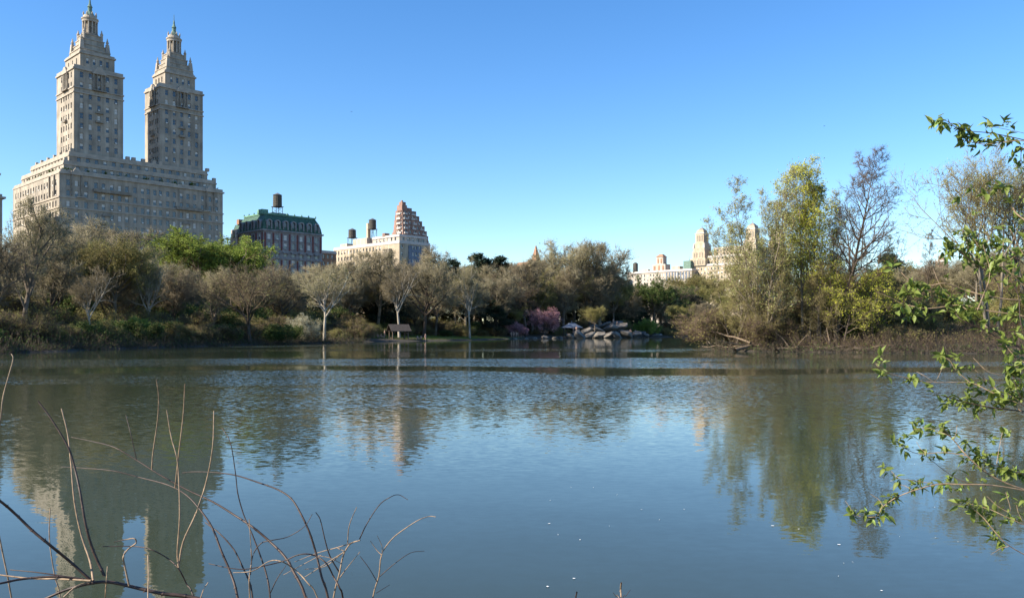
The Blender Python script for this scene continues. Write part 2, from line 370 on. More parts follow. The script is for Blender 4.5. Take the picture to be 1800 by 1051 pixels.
def part(parent, name, fn, mats, smooth=False):
    m = MB(); fn(m); return obj(name, m.mesh(name, mats, smooth), parent)
def spread(a, b, n_): return [a + (b - a) * (i + 0.5) / n_ for i in range(n_)]
def rows(z_top, z_bot, step): return sorted(np.arange(z_top, z_bot, -step).tolist())

def twin_tower_block():
    t = thing('twin_tower_apartment_block', 'huge beige stone apartment block with two tall spired towers on the left', 'building', (*SE0, 0), TH)
    ST = ['limestone', 'limestone_trim', 'limestone_dark']
    zc = 58.6; L = 61.0; D = 52.0
    zs = rows(zc - 3.6, 21, 3.75)
    e_cols = [2.6, 5.4, 8.6, 12, 14.6, 17.6, 20.4, 23, 26, 28.8, 30.9, 33.4, 35.6, 38.4, 41.0, 43.8, 46.4, 49.2, 52.4, 55.6, 58.4]
    s_cols = spread(2, D - 2, 16)
    base = block(t, 'base_block', 0, L, 0, D, 0, zc, ST, (e_cols, zs, 1.25, 2.1), None, 3, 0.5, 0.9)
    # south wall windows as a second sheet 3 mm proud of the core
    m = MB(); wall_face(m, 'S', -0.32, 0, D, 20, zc - 0.8, s_cols, zs, 1.25, 2.1)
    m.box(-0.32, 0, -0.0, 0.004, 20, zc - 0.8)
    so_ = obj('south_wall', m.mesh('south_wall', ST), t); windows_on(so_, 'S', -0.32, s_cols, zs, 1.25, 2.1, 0.26, random.Random(5))
    def trim(m):
        for z in (zc - 12.9, zc - 9.2):
            m.box(-0.62, L + .3, -0.3, -0.003, z, z + 0.45, 1); m.box(-0.62, -0.323, -0.003, D, z, z + 0.45, 1)
        for u in (6.9, 53.9): m.box(u - 1.6, u + 1.6, -0.9, -0.003, zc - 8.7, zc - 8.3, 1)
        for u in (5.4, 55.6):                                            # tall ornamental bays under the cornice
            for q in (-1.6, 1.6): m.box(u + q - .22, u + q + .22, -0.5, -0.003, zc - 8.2, zc - .8, 2)
            m.box(u - 2, u + 2, -0.7, -0.003, zc - .75, zc + 0.5, 1); m.frustum(u - 1.4, u + 1.4, -0.6, 0.3, zc + 0.5, zc + 1.8, 1.0, .2, 1)
        for u in (15.5, 45.5): m.frustum(u - 1.8, u + 1.8, -0.45, -0.003, zc - 14.5, zc - 13.2, 1.2, .05, 2)
        for u0, u1 in ((11, 22.5), (39.5, 50)): m.box(u0, u1, -1.0, -0.003, zc - 20.8, zc - 20.3, 2)
        for v in (4.5, 9.5):
            m.box(-0.85, -0.33, v - .25, v + .25, zc - 8.2, zc - .8, 2)
    part(t, 'stone_trim', trim, ST)
    for u0, u1, z in ((11, 24.5, zc - 5.9), (41.5, 52, zc - 9.0), (11, 22.5, zc - 20.3)):
        def balcony(m):
            m.box(u0, u1, -1.15, -1.05, z, z + 1.0); m.box(u0, u1, -1.05, -0.004, z - 0.15, z)
            m.box(u0, u0 + .1, -1.05, -0.004, z, z + 1); m.box(u1 - .1, u1, -1.05, -0.004, z, z + 1)
        part(t, 'balcony', balcony, ['limestone_dark'])
    # setback storeys
    block(t, 'setback_storey', 1.8, L - 1.8, 2.2, D - 3, zc, zc + 3.7, ST, (spread(5, L - 5, 17), [zc + 1.75], 1.3, 2.1), (spread(5, D - 5, 13), [zc + 1.75], 1.2, 2.0), 7, 0.25, 0.9)
    block(t, 'setback_storey', 4.2, L - 4.6, 4.0, D - 6, zc + 3.7, zc + 7.3, ST, (spread(6, L - 6, 16), [zc + 5.4], 1.3, 2.1), (spread(6, D - 8, 11), [zc + 5.4], 1.2, 2.0), 8, 0.25, 1.0)
    bits = [(u, u + 1.3, 4.0, 5.2, zc + 8.3, zc + 9.5) for u in (4.6, 24.4, 26.6, 30.2, 34.3, 36.8, 56.0)] + [(u, u + 1.2, 2.2, 3.4, zc + 4.6, zc + 5.6) for u in (2.0, 58)]
    bits += [(4.3, 5.2, v, v + 1.0, zc + 8.3, zc + 9.3) for v in (8, 14, 20, 27, 34, 40)] + [(26, 35, 9, 20, zc + 7.3, zc + 9.4), (44, 49, 26, 33, zc + 7.3, zc + 10.4)]
    for q in bits: part(t, 'parapet_pier' if q[1] - q[0] < 3 else 'roof_house', lambda m: m.box(*q), ['limestone_trim'])
    def greens(m):
        rr = np.random.default_rng(3)
        for k in range(26):
            u, v = (rr.uniform(1, 60), rr.uniform(.6, 1.7)) if k % 2 else (rr.uniform(.5, 1.6), rr.uniform(1, 48))
            c = np.array([u, v, zc + 0.6]); h = rr.uniform(.6, 1.5)
            for q in range(14):
                a = c + rr.normal(0, .35, 3) * (1, 1, 0) + (0, 0, rr.uniform(0, h)); d1 = rr.normal(0, .25, 3); d2 = rr.normal(0, .25, 3)
                m.add([a - d1, a + d2, a + d1, a - d2], [(0, 1, 2, 3)])
    part(t, 'terrace_planting', greens, ['leaf_green'])
    for u0 in (6.2, 37.6):
        x0, x1, y0, y1 = u0, u0 + 17.4, 5.0, (23.0 if u0 < 20 else 19.0); cx, cy = (x0 + x1) / 2, (y0 + y1) / 2; zt = 98.0
        zs = rows(zt - 2.4, zc + 8.5, 3.72)
        tw = block(t, 'tower', x0, x1, y0, y1, zc + 7.3, zt, ST, (spread(x0 + 1.1, x1 - 1.1, 5), zs, 1.2, 2.1), (spread(y0 + 1.5, y1 - 4, 5), zs, 1.15, 2.1), 11 + int(u0), 0.45, 1.0)
        def tower_trim(m):
            for z in (zt - 9.2, zt - 7.4):
                m.box(x0 - .3, x1 + .3, y0 - .3, y0 - .003, z, z + .4, 1); m.box(x0 - .3, x0 - .003, y0 - .003, y1, z, z + .4, 1); m.box(x1 + .003, x1 + .3, y0 - .003, y1, z, z + .4, 1)
        part(t, 'tower_trim', tower_trim, ST)
        def front(m, ex):
            for q in (-2.0, -0.75, 0.75, 2.0):                             # columned frontispiece near the tower's head
                if ex: m.lathe(cx + q, y0 - .35, [(.26, zt - 7), (.26, zt - 1.2)], 8, 2)
                else: m.lathe(x0 - .35, cy - 1 + q, [(.26, zt - 7), (.26, zt - 1.2)], 8, 2)
            if ex: m.frustum(cx - 2.6, cx + 2.6, y0 - .8, y0 - .003, zt - 1.2, zt + 1.3, 1.8, .1, 1); m.box(cx - 2.5, cx + 2.5, y0 - .9, y0 - .003, zt - 7.4, zt - 7.0, 2)
            else: m.frustum(x0 - .8, x0 - .003, cy - 3.6, cy + 1.6, zt - 1.2, zt + 1.3, .1, 1.8, 1); m.box(x0 - .9, x0 - .003, cy - 3.6, cy + 1.6, zt - 7.4, zt - 7.0, 2)
        part(t, 'frontispiece', lambda m: front(m, True), ST); part(t, 'frontispiece', lambda m: front(m, False), ST)
        part(t, 'balcony', lambda m: m.box(cx - 1.3, cx + 1.3, y0 - .9, y0 - .003, zt - 19.0, zt - 18.2, 2), ST); part(t, 'window_hood', lambda m: m.frustum(cx - 1.4, cx + 1.4, y0 - .7, y0 - .003, zt - 15.6, zt - 14.8, .8, .05, 2), ST)
        part(t, 'balcony', lambda m: m.box(x0 - .9, x0 - .003, cy - 2.3, cy + .3, zt - 19.0, zt - 18.2, 2), ST)
        u_ = 2.6
        block(t, 'tower_crown_storey', x0 + u_, x1 - u_, y0 + 1.4, y1 - 1.4, zt, zt + 6.6, ST, (spread(x0 + 4, x1 - 4, 4), [zt + 3.6], 1.0, 2.2), (spread(y0 + 3, y1 - 3, 3), [zt + 3.6], 1.0, 2.2), 21 + int(u0), 0.4, 0.5)
        def crown(m):
            cy_ = (y0 + y1) / 2
            z = zt + 6.6
            for r, dz in ((5.3, 2.2), (4.5, 2.1), (3.75, 2.2), (3.2, 2.0)):
                m.box(cx - r, cx + r, cy_ - r, cy_ + r, z, z + dz, 0); m.box(cx - r - .2, cx + r + .2, cy_ - r - .2, cy_ + r + .2, z + dz - .35, z + dz - .05, 1)
                z += dz
            for sx in (-1, 1):
                for sy in (-1, 1):                                         # corner scrolls, piers and urns
                    m.frustum(cx + sx * 4.6 - .8, cx + sx * 4.6 + .8, cy_ + sy * 4.6 - .8, cy_ + sy * 4.6 + .8, zt + 8.6, zt + 12.0, .3, .3, 1)
                    m.lathe(cx + sx * 4.6, cy_ + sy * 4.6, [(.25, zt + 12), (.55, zt + 12.7), (.3, zt + 13.3), (.12, zt + 14.2), (.02, zt + 14.5)], 8, 1)
                    m.lathe(cx + sx * 3.1, cy_ + sy * 3.1, [(.45, zt + 13), (.45, zt + 15.4), (.6, zt + 15.8), (.3, zt + 16.4), (.08, zt + 17.4)], 8, 1)
                    m.frustum(cx + sx * 5.1 - .7, cx + sx * 5.1 + .7, cy_ + sy * 5.0 - .6, cy_ + sy * 5.0 + .6, zt + 6.6, zt + 8.8, .5, .5, 1)
            zb = z
            m.lathe(cx, cy_, [(3.0, zb), (3.0, zb + .7), (1.75, zb + .71), (1.75, zb + 5.4)], 20, 2)
            for k in range(12):
                a = k * math.pi / 6; m.lathe(cx + 2.45 * math.cos(a), cy_ + 2.45 * math.sin(a), [(.30, zb + .7), (.24, zb + 5.3)], 7, 1)
            m.lathe(cx, cy_, [(1.7, zb + 5.2), (2.75, zb + 5.21), (2.75, zb + 6.0), (3.0, zb + 6.2), (3.0, zb + 6.6), (2.5, zb + 6.7), (2.3, zb + 7.7), (1.7, zb + 7.8)], 20, 1)
            for k in range(8):
                a = k * math.pi / 4; m.lathe(cx + 2.3 * math.cos(a), cy_ + 2.3 * math.sin(a), [(.22, zb + 7.7), (.3, zb + 8.3), (.03, zb + 9.2)], 6, 1)
            return zb, cy_
        part(t, 'tower_crown', crown, ST)
        def lantern(m):
            zb = zt + 15.1; cy_ = (y0 + y1) / 2
            m.lathe(cx, cy_, [(1.7, zb + 7.8), (1.35, zb + 8.6), (1.0, zb + 9.2), (.75, zb + 9.3), (.75, zb + 11.0), (.95, zb + 11.1), (.6, zb + 11.8), (.35, zb + 12.6), (.3, zb + 13.6), (.12, zb + 14.2), (.08, zb + 16.2), (.01, zb + 16.6)], 12)
        part(t, 'copper_lantern', lantern, ['copper'])
twin_tower_block()

def water_tank(label, loc, r, h, leg, group='rooftop water tanks'):
    t = thing('water_tank', label, 'water tank', loc, TH, group)
    def tank(m):
        m.lathe(0, 0, [(0.01, leg), (r, leg + .01), (r * .96, leg + h)], 14, 0)
        for k in range(5): m.lathe(0, 0, [(r * 1.012, leg + h * (k + .4) / 5), (r * 1.012, leg + h * (k + .4) / 5 + .08)], 14, 1)
    part(t, 'tank', tank, ['tank_wood', 'iron'])
    part(t, 'conical_roof', lambda m: m.lathe(0, 0, [(r * 1.06, leg + h), (.02, leg + h + r * .55)], 14), ['slate'])
    def frame(m):
        for sx in (-1, 1):
            for sy in (-1, 1): m.tube([(sx * r * .8, sy * r * .8, 0), (sx * r * .8, sy * r * .8, leg - .15)], .13, 5)
        m.box(-r, r, -r, r, leg - .25, leg - .02)
        for s in (-1, 1):
            m.tube([(-r * .8, s * r * .8, .2), (r * .8, s * r * .8, leg - .4)], .06, 4); m.tube([(s * r * .8, -r * .8, .2), (s * r * .8, r * .8, leg - .4)], .06, 4)
    part(t, 'support_frame', frame, ['iron'])

def mansard_block():
    p = ave_pt(ave(463)); Y = p[1]; L = ave(566) - ave(463); D = 22.0
    t = thing('mansard_apartment_block', 'grey stone and red brick apartment block with green copper mansard roof', 'building', (*p, 0), TH)
    zr = zat(372, Y); zc = zr - 7.2
    cols = spread(0.8, L - .8, 7); zs = [zc - 3 - 3.55 * k for k in range(8)]; zs.sort()
    scol = spread(1, D - 1, 4)
    block(t, 'wall', 0, L, 0, D, 0, zc, ['grey_stone', 'grey_stone'], (cols, zs, 1.7, 2.3), (scol, zs, 1.5, 2.3), 4, 0.6)
    def brick(m):
        for k in range(8):
            u = 0.8 + (L - 1.6) * k / 7
            for z0, z1 in ((zc - 8.6, zc - 1.3), (zc - 22.6, zc - 12.6), (zc - 30, zc - 23.4)): m.box(max(u - .45, .3), min(u + .45, L - .3), -0.06, -.003, z0, z1)
        for k in range(5):
            u = 1 + (D - 2) * k / 4
            for z0, z1 in ((zc - 8.6, zc - 1.3), (zc - 22.6, zc - 12.6)): m.box(-0.06, -.003, max(u - .6, .3), u + .6, z0, z1)
    part(t, 'brick_panel', brick, ['red_brick'])
    def bands(m):
        for z in (zc - 12.2, zc - 9.2, zc - 23.2): m.box(-.35, L + .35, -.35, -.003, z, z + .5); m.box(-.35, -.003, -.003, D, z, z + .5)
        for z in zs:
            for u in cols: m.box(u - 1.1, u + 1.1, -.28, -.003, z - 1.55, z - 1.2)
        for u in cols: m.box(u - 1.3, u + 1.3, -.9, -.003, zc - 9.25 - .6, zc - 9.3)
    part(t, 'stone_band', bands, ['grey_stone'])
    def roof(m):
        prof = [(0, zc + .01), (.35, zc + 2.2), (1.0, zc + 4.4), (2.2, zc + 6.6), (2.4, zc + 6.8)]
        for (a, z0), (b_, z1) in zip(prof[:-1], prof[1:]):
            V = [(a, a, z0), (L - a, a, z0), (L - a, D - a, z0), (a, D - a, z0), (b_, b_, z1), (L - b_, b_, z1), (L - b_, D - b_, z1), (b_, D - b_, z1)]
            m.add(V, [(0, 1, 5, 4), (1, 2, 6, 5), (2, 3, 7, 6), (3, 0, 4, 7)])
        m.add([(2.4, 2.4, zc + 6.8), (L - 2.4, 2.4, zc + 6.8), (L - 2.4, D - 2.4, zc + 6.8), (2.4, D - 2.4, zc + 6.8)], [(0, 1, 2, 3)])
        m.box(2.0, L - 2.0, 1.9, 2.4, zc + 6.6, zc + 7.2, 1); m.box(1.9, 2.4, 2.4, D - 2, zc + 6.6, zc + 7.2, 1); m.box(L - 2.4, L - 1.9, 2.4, D - 2, zc + 6.6, zc + 7.2, 1)
        for k in range(8): u = 2 + (L - 4) * k / 7; m.frustum(u - .3, u + .3, 1.8, 2.4, zc + 7.2, zc + 8.0, .2, .2, 1)
        for k in range(5): v = 3 + (D - 5) * k / 4; m.frustum(1.8, 2.4, v - .3, v + .3, zc + 7.2, zc + 8.0, .2, .2, 1)
        m.box(1.6, 4.6, 4, 8, zc + 7.0, zc + 8.9, 1)
    r_ = part(t, 'mansard_roof', roof, ['mansard', 'verdigris'])
    def dormer_mesh():
        m = MB(); m.box(-1.25, -.85, -.5, 2.0, 0, 2.7); m.box(.85, 1.25, -.5, 2.0, 0, 2.7)
        a = np.linspace(0, math.pi, 9); V = []; Q = []
        for rr in (0.85, 1.35):
            for yy in (-.55, 2.4): V += [(rr * math.cos(q), yy, 2.7 + rr * .95 * math.sin(q)) for q in a]
        for i in range(8): Q += [(i, i + 1, 19 + i, 18 + i), (18 + i, 19 + i, 28 + i, 27 + i), (i + 9, i, i + 1, i + 10)]
        m.add(V, [q if q[0] != q[1] else q for q in Q]); m.box(-.85, .85, .1, .2, 0, 3.4, 1); m.box(-.05, .05, .02, .1, 0, 3.4, 0); m.box(-.85, .85, .02, .1, 1.7, 1.8, 0)
        return m.mesh('dormer', ['grey_stone', 'glass'])
    dm = dormer_mesh()
    for u in cols: obj('dormer', dm, t, (u, 0.15, zc + .4))
    for v in scol: obj('dormer', dm, t, (0.15, v, zc + .4), -math.pi / 2)
    def rear(m):
        m.box(4, 16, D + 6.0, D + 14, 0, zc - 1.0, 0); m.frustum(4, 16, D + 6, D + 14, zc - 1, zc + 5, 1.6, 1.6, 1)
        m.box(5, 7, D + 8, D + 10, zc + 5, zc + 7.2, 2); m.box(6, L - 2, D, D + 6.0, 0, zc - 4, 0)
        for v in (D + 8, D + 11.5): m.box(3.6, 5.6, v - 1, v + 1, zc - 1, zc + 2.6, 0)
    part(t, 'rear_wing', rear, ['cream_pale', 'mansard', 'brownstone'])
    def house(m): m.box(9, 17, 8, 15, zc + 6.8, zc + 8.6)
    part(t, 'roof_house', house, ['iron'])
    q = p + E * 12.0 + W * 9.0
    water_tank('single large dark water tank on the green mansard roof', (q[0], q[1], zc + 8.6), 1.95, 5.0, 2.9)
mansard_block()

def cream_block():
    p = ave_pt(ave(702)); Y = p[1]; L = ave(756) - ave(702); D = 55.0; z1 = zat(425, Y)
    t = thing('cream_brick_apartment_block', 'long cream brick apartment block with sunlit side below the water tanks', 'building', (*p, 0), TH)
    zs = rows(z1 - 2.3, 22, 3.3)
    block(t, 'wall', 0, L, 0, D, 0, z1, ['cream_brick', 'white_trim'], ([1.6, L - 2.2], zs, 1.2, 1.9), (spread(14, D - .5, 15), zs, 1.2, 1.9), 9, 0.2, 0.8)
    block(t, 'grey_bay', 5.5, 13.5, -.6, -.01, 0, z1 - 1.5, ['blue_grey', 'white_trim'], ([8.2, 9.9, 12.3], zs, 1.1, 1.8), None, 10)
    def bay(m): m.box(-1.6, -.003, 6, 11, 10, z1 - 3.5); m.box(-1.8, -.003, 5.8, 11.2, z1 - 3.5, z1 - 3.0)
    part(t, 'side_bay', bay, ['limestone_dark'])
    block(t, 'penthouse', 2.0, L, 2.5, 24, z1, z1 + 3.6, ['cream_pale', 'white_trim'], (spread(3, L - 1, 5), [z1 + 1.8], 1.3, 2), (spread(4, 22, 6), [z1 + 1.8], 1.3, 2), 12, 0.3, 0.5)
    for nm, q, mt in (('roof_house', (3, 8, 30, 42, z1, z1 + 4.5), 'cream_pale'), ('chimney', (6, 7.6, 33, 34.6, z1 + 4.5, z1 + 12.5), 'cream_brick'), ('stair_head', (2, 5, 14, 16, z1 + 3.6, z1 + 5.5), 'tower_brick'), ('stair_head', (5, 7, 9, 12, z1 + 3.6, z1 + 5.8), 'tower_brick'), ('roof_house', (2, 6, 46, 52, z1, z1 + 2.6), 'cream_pale')):
        part(t, nm, lambda m: m.box(*q), [mt])
    for v, u, r, h, leg, lab in ((45.5, 5, 2.0, 4.0, 5.8, 'smaller dark water tank on wide spindly legs above cream block'), (30.0, 6.5, 1.9, 4.6, 9.2, 'tall-legged dark water tank beside the cream chimney')):
        q = p + E * u + W * v; water_tank(lab, (q[0], q[1], z1 + .02), r, h, leg)
    # narrow neighbour between the mansard block and this one
    p2 = ave_pt(ave(570), 14); t2 = thing('narrow_tan_building', 'narrow tan building squeezed between mansard block and cream block', 'building', (*p2, 0), TH)
    z2 = zat(440, p2[1]); block(t2, 'wall', 0, 16, 0, 14, 0, z2, ['brownstone', 'white_trim'], (spread(1, 15, 6), rows(z2 - 2.2, 24, 3.3), 1.1, 1.8), (spread(1, 13, 3), rows(z2 - 2.2, 24, 3.3), 1.1, 1.8), 14, .3, .6)
    part(t2, 'roof_house', lambda m: m.box(3, 8, 3, 9, z2, z2 + 3.2), ['cream_pale'])
cream_block()

def stepped_tower():
    p = ave_pt(ave(718), 4.0); Y = p[1]
    t = thing('stepped_brick_tower', 'reddish brick apartment tower stepping up like a pyramid with white balconies', 'building', (*p, 0), TH)
    z = zat(428, Y); k = 0
    lv = [(0, 16.5, 0, 8.5, 2.5), (0.05, 16.3, .2, 8.3, 2.4), (0.1, 15.6, .4, 8.0, 2.4), (.2, 14.4, .7, 7.8, 2.4), (.3, 13.0, 1.0, 7.5, 2.4), (.5, 11.4, 1.3, 7.2, 2.4), (.7, 9.6, 1.6, 7.0, 2.3)]
    block(t, 'wall', 0, 16.5, 0, 8.5, 0, z, ['tower_brick', 'white_trim'], None, None, 3)
    for x0, x1, y0, y1, h in lv:
        nn = max(3, int((x1 - x0) / 2.6))
        block(t, 'stepped_storey', x0, x1, y0, y1, z, z + h, ['tower_brick', 'white_trim'], (spread(x0 + .5, x1 - .5, nn), [z + 1.25], 1.2, 1.5), (spread(y0 + .5, y1 - 2, 4), [z + 1.25], 1.1, 1.5), 30 + k)
        for q in range(0, nn, 2):
            u = x0 + .6 + (x1 - x0 - 1) * q / nn; part(t, 'white_balcony', lambda m: m.box(u, u + 2.2, y0 - .75, y0 - .003, z + .1, z + .95), ['white_trim'])
        part(t, 'white_balcony', lambda m: m.box(x0 - .7, x0 - .003, y0 + 1, y0 + 4, z + .1, z + .95), ['white_trim']); z += h; k += 1
    def top(m):
        m.box(1.0, 4.2, 2.2, 6.2, z, z + 2.6); m.box(4.2, 7.6, 2.6, 6, z, z + 1.5); m.box(1.6, 3.9, 2.8, 5.4, z + 2.6, z + 4.2); m.box(1.9, 2.6, 3.4, 4.4, z + 4.2, z + 5.0)
    part(t, 'tower_head', top, ['tower_brick'])
stepped_tower()

def far_buildings():
    # sliver of a neighbour at the very left edge
    p = SE0 - E * 79 ; t = thing('left_edge_apartment_block', 'sliver of a grey-beige cornice building at the left edge of the picture', 'building', (*p, 0), TH)
    zt_ = 55.5
    block(t, 'wall', 0, 60.9, 0, 40, 0, zt_ - 8, ['limestone', 'limestone_trim'], (spread(2, 58, 15), rows(zt_ - 11, 22, 3.75), 1.3, 2.1), None, 2, .9, .8)
    block(t, 'attic_storey', 1.2, 60.3, 1.2, 38, zt_ - 8, zt_, ['limestone_dark', 'limestone_trim'], (spread(3, 57, 14), [zt_ - 4], 1.3, 2.1), None, 2, .4, .6)
    # church with steeple behind the bare trees
    Y = 446; x, y = XY(935, Y); zg = zat(470, Y)
    t = thing('brownstone_church', 'brown church with pointed steeple showing through the bare trees', 'church', (x, y, 0), TH)
    def nave(m):
        m.box(-4, 12, -6, 14, 0, zg - 4)
        m.add([(-4, -6, zg - 4), (12, -6, zg - 4), (4, -6, zg + 3.5), (-4, 14, zg - 4), (12, 14, zg - 4), (4, 14, zg + 3.5)], [(0, 2, 5, 3), (1, 4, 5, 2)], [(0, 1, 2), (3, 5, 4)])
    part(t, 'nave', nave, ['brownstone'])
    part(t, 'gable', lambda m: m.add([(-8, -9, zg - 5), (-8, 0, zg - 5), (-8, -4.5, zg + 3.2), (2, -9, zg - 5), (2, 0, zg - 5), (2, -4.5, zg + 3.2)], [(0, 2, 5, 3), (1, 4, 5, 2)], [(0, 1, 2), (3, 5, 4)]), ['brownstone'])
    def steeple(m):
        m.box(-1, 3.6, -4, .6, 0, zg + 1); m.frustum(-1, 3.6, -4, .6, zg + 1, zg + 11.5, 2.1, 2.1, 0)
        for a, c in ((-.8, -3.8), (3.0, -3.8), (-.8, 0), (3.0, 0)): m.frustum(a, a + .5, c, c + .5, zg + 1, zg + 4, .2, .2, 0)
    part(t, 'steeple', steeple, ['brownstone', 'slate'])
    # low museum with pale green roof
    Y = 470; x, y = XY(1068, Y); z = zat(492, Y)
    t = thing('low_museum_building', 'low grey building with pale green roof behind the trees, right of church', 'building', (x, y, 0), TH)
    block(t, 'wall', 0, 24, 0, 18, 0, z, ['blue_grey', 'white_trim'], (spread(1, 23, 8), [z - 4], 1.5, 2.5), (spread(1, 17, 6), [z - 4], 1.5, 2.5), 4, .5, .8)
    part(t, 'green_roof', lambda m: m.frustum(3, 21, 3, 15, z, z + 5.2, 6, 4, 0), ['copper'])
    # pale row of apartment houses with a towered crown
    Y = 700; x, y = XY(1216, Y); z = zat(474, Y)
    t = thing('pale_apartment_row', 'long pale sunlit apartment building with an arched rooftop pavilion', 'building', (x, y, 0), TH)
    block(t, 'wall', 0, 20, 0, 66, 0, z, ['cream_pale', 'white_trim'], (spread(1, 19, 6), rows(z - 3, 30, 3.6), 1.3, 2.1), (spread(1, 65, 20), rows(z - 3, 34, 3.6), 1.3, 2.1), 5, .7, 1)
    def pav(m):
        m.box(3, 11, 28, 41, z, z + 6.5, 0); m.box(4.2, 9.8, 31, 38, z + 6.5, z + 13, 0); m.frustum(3.8, 10.2, 30.6, 38.4, z + 13, z + 15.5, 2, 2.4, 1)
        for v in (30, 34.5, 39): m.box(2.8, 2.99, v - .9, v + .9, z + .8, z + 5.2, 1)
        for v in (33, 36): m.box(4.0, 4.19, v - .7, v + .7, z + 7.5, z + 11.5, 1)
        m.box(4, 9, 14, 22, z, z + 4, 0); m.box(5, 8, 47, 53, z, z + 3, 0)
    part(t, 'rooftop_pavilion', pav, ['cream_pale', 'brownstone'])
    part(t, 'dark_roof_tank', lambda m: m.lathe(7, 62, [(2.3, z), (2.3, z + 9), (.1, z + 10.2)], 12), ['tank_wood'])
    part(t, 'green_penthouse', lambda m: (m.box(3, 10, 3, 10, z, z + 8, 0), m.lathe(6, 6, [(.15, z + 8), (.05, z + 12)], 5, 0)), ['copper'])
    part(t, 'arcade', lambda m: [m.box(-.35, -.003, v - .5, v + .5, z - 8.5, z - 1) for v in spread(1, 26, 9)], ['blue_grey'])
    # three-towered block
    q = ave_pt(ave(1330)); t = thing('three_towered_apartment_block', 'pale sunlit apartment block with slim stepped corner towers, partly behind the waterside trees', 'building', (*q, 0), TH)
    z = zat(436, 655)
    ST = ['limestone_trim', 'white_trim', 'limestone_dark']
    D = 62
    block(t, 'wall', 0, 60, 0, D, 0, z - 10, ['cream_brick', 'white_trim', 'limestone_dark'], (spread(1, 59, 18), rows(z - 13, 34, 3.7), 1.3, 2.1), (spread(1, D - 1, 19), rows(z - 13, 34, 3.7), 1.3, 2.1), 6, .5, 1)
    block(t, 'setback_storey', 3, 57, 3, D - 14, z - 10, z - 3, ['cream_brick', 'white_trim'], (spread(4, 56, 15), [z - 8, z - 4.6], 1.3, 2.1), (spread(4, D - 15, 13), [z - 8, z - 4.6], 1.3, 2.1), 7, .3, 1)
    block(t, 'setback_storey', 6, 54, 6, D - 20, z - 3, z + 4, ['cream_brick', 'white_trim'], (spread(8, 52, 12), [z - 1, z + 2.2], 1.3, 2.1), (spread(8, D - 22, 10), [z - 1, z + 2.2], 1.3, 2.1), 8, .3, 1)
    for tx, ty in ((6, D - 9), (7, 7), (50, 7)):
        def tw(m):
            m.box(tx - 7.5, tx + 7.5, ty - 7.5, ty + 7.5, z - 10, z - 4, 0); m.box(tx - 6, tx + 6, ty - 6, ty + 6, z - 4, z + 2, 0); m.box(tx - 5.4, tx + 5.4, ty - 5.4, ty + 5.4, z + 2, z + 5, 0); [m.box(tx - 7.7, tx - 7.503, ty + q - .5, ty + q + .5, z - 9, z - 5.5, 2) for q in (-5, -2.5, 0, 2.5, 5)]; [m.box(tx - 6.2, tx - 6.003, ty + q - .45, ty + q + .45, z - 3, z + 1, 2) for q in (-4, -1.4, 1.4, 4)]
            m.box(tx - 4.6, tx + 4.6, ty - 4.6, ty + 4.6, z + 5, z + 9.5, 0)
            m.box(tx - 4.0, tx + 4.0, ty - 4.0, ty + 4.0, z + 9.5, z + 17.0, 0); m.box(tx - 4.4, tx + 4.4, ty - 4.4, ty + 4.4, z + 17.0, z + 17.7, 1)
            m.frustum(tx - 3.6, tx + 3.6, ty - 3.6, ty + 3.6, z + 17.7, z + 20.4, .7, .7, 0); m.frustum(tx - 2.6, tx + 2.6, ty - 2.6, ty + 2.6, z + 20.4, z + 22.2, 1.6, 1.6, 2); m.lathe(tx, ty, [(.4, z + 22.1), (.2, z + 24), (.02, z + 26)], 6, 2)
            for q in (-2.2, 0, 2.2): m.box(tx - 4.2, tx - 4.003, ty + q - .6, ty + q + .6, z + 11, z + 15.6, 2); m.box(tx + q - .6, tx + q + .6, ty - 4.2, ty - 4.003, z + 11, z + 15.6, 2)
            for s in (-1, 1):
                for r in (-1, 1): m.frustum(tx + s * 5 - .6, tx + s * 5 + .6, ty + r * 5 - .6, ty + r * 5 + .6, z + 5, z + 9, .4, .4, 1)
        part(t, 'corner_tower', tw, ['cream_brick', 'white_trim', 'limestone_dark'])
    x, y = XY(1662, 520); t = thing('distant_pink_building', 'small pinkish building top peeping over the trees at right', 'building', (x, y, 0), TH)
    z = zat(458, 520); block(t, 'wall', 0, 5, 0, 6, 0, z, ['tower_brick', 'white_trim'], ([1.5, 3.5], rows(z - 2, 25, 3.3), 1.2, 1.8), ([1.5, 4.2], rows(z - 2, 25, 3.3), 1.2, 1.8), 2, .3, .6)
    part(t, 'roof_house', lambda m: m.frustum(.8, 4.2, 1, 5, z, z + 4, 1.2, 1.2), ['tower_brick'])
far_buildings()

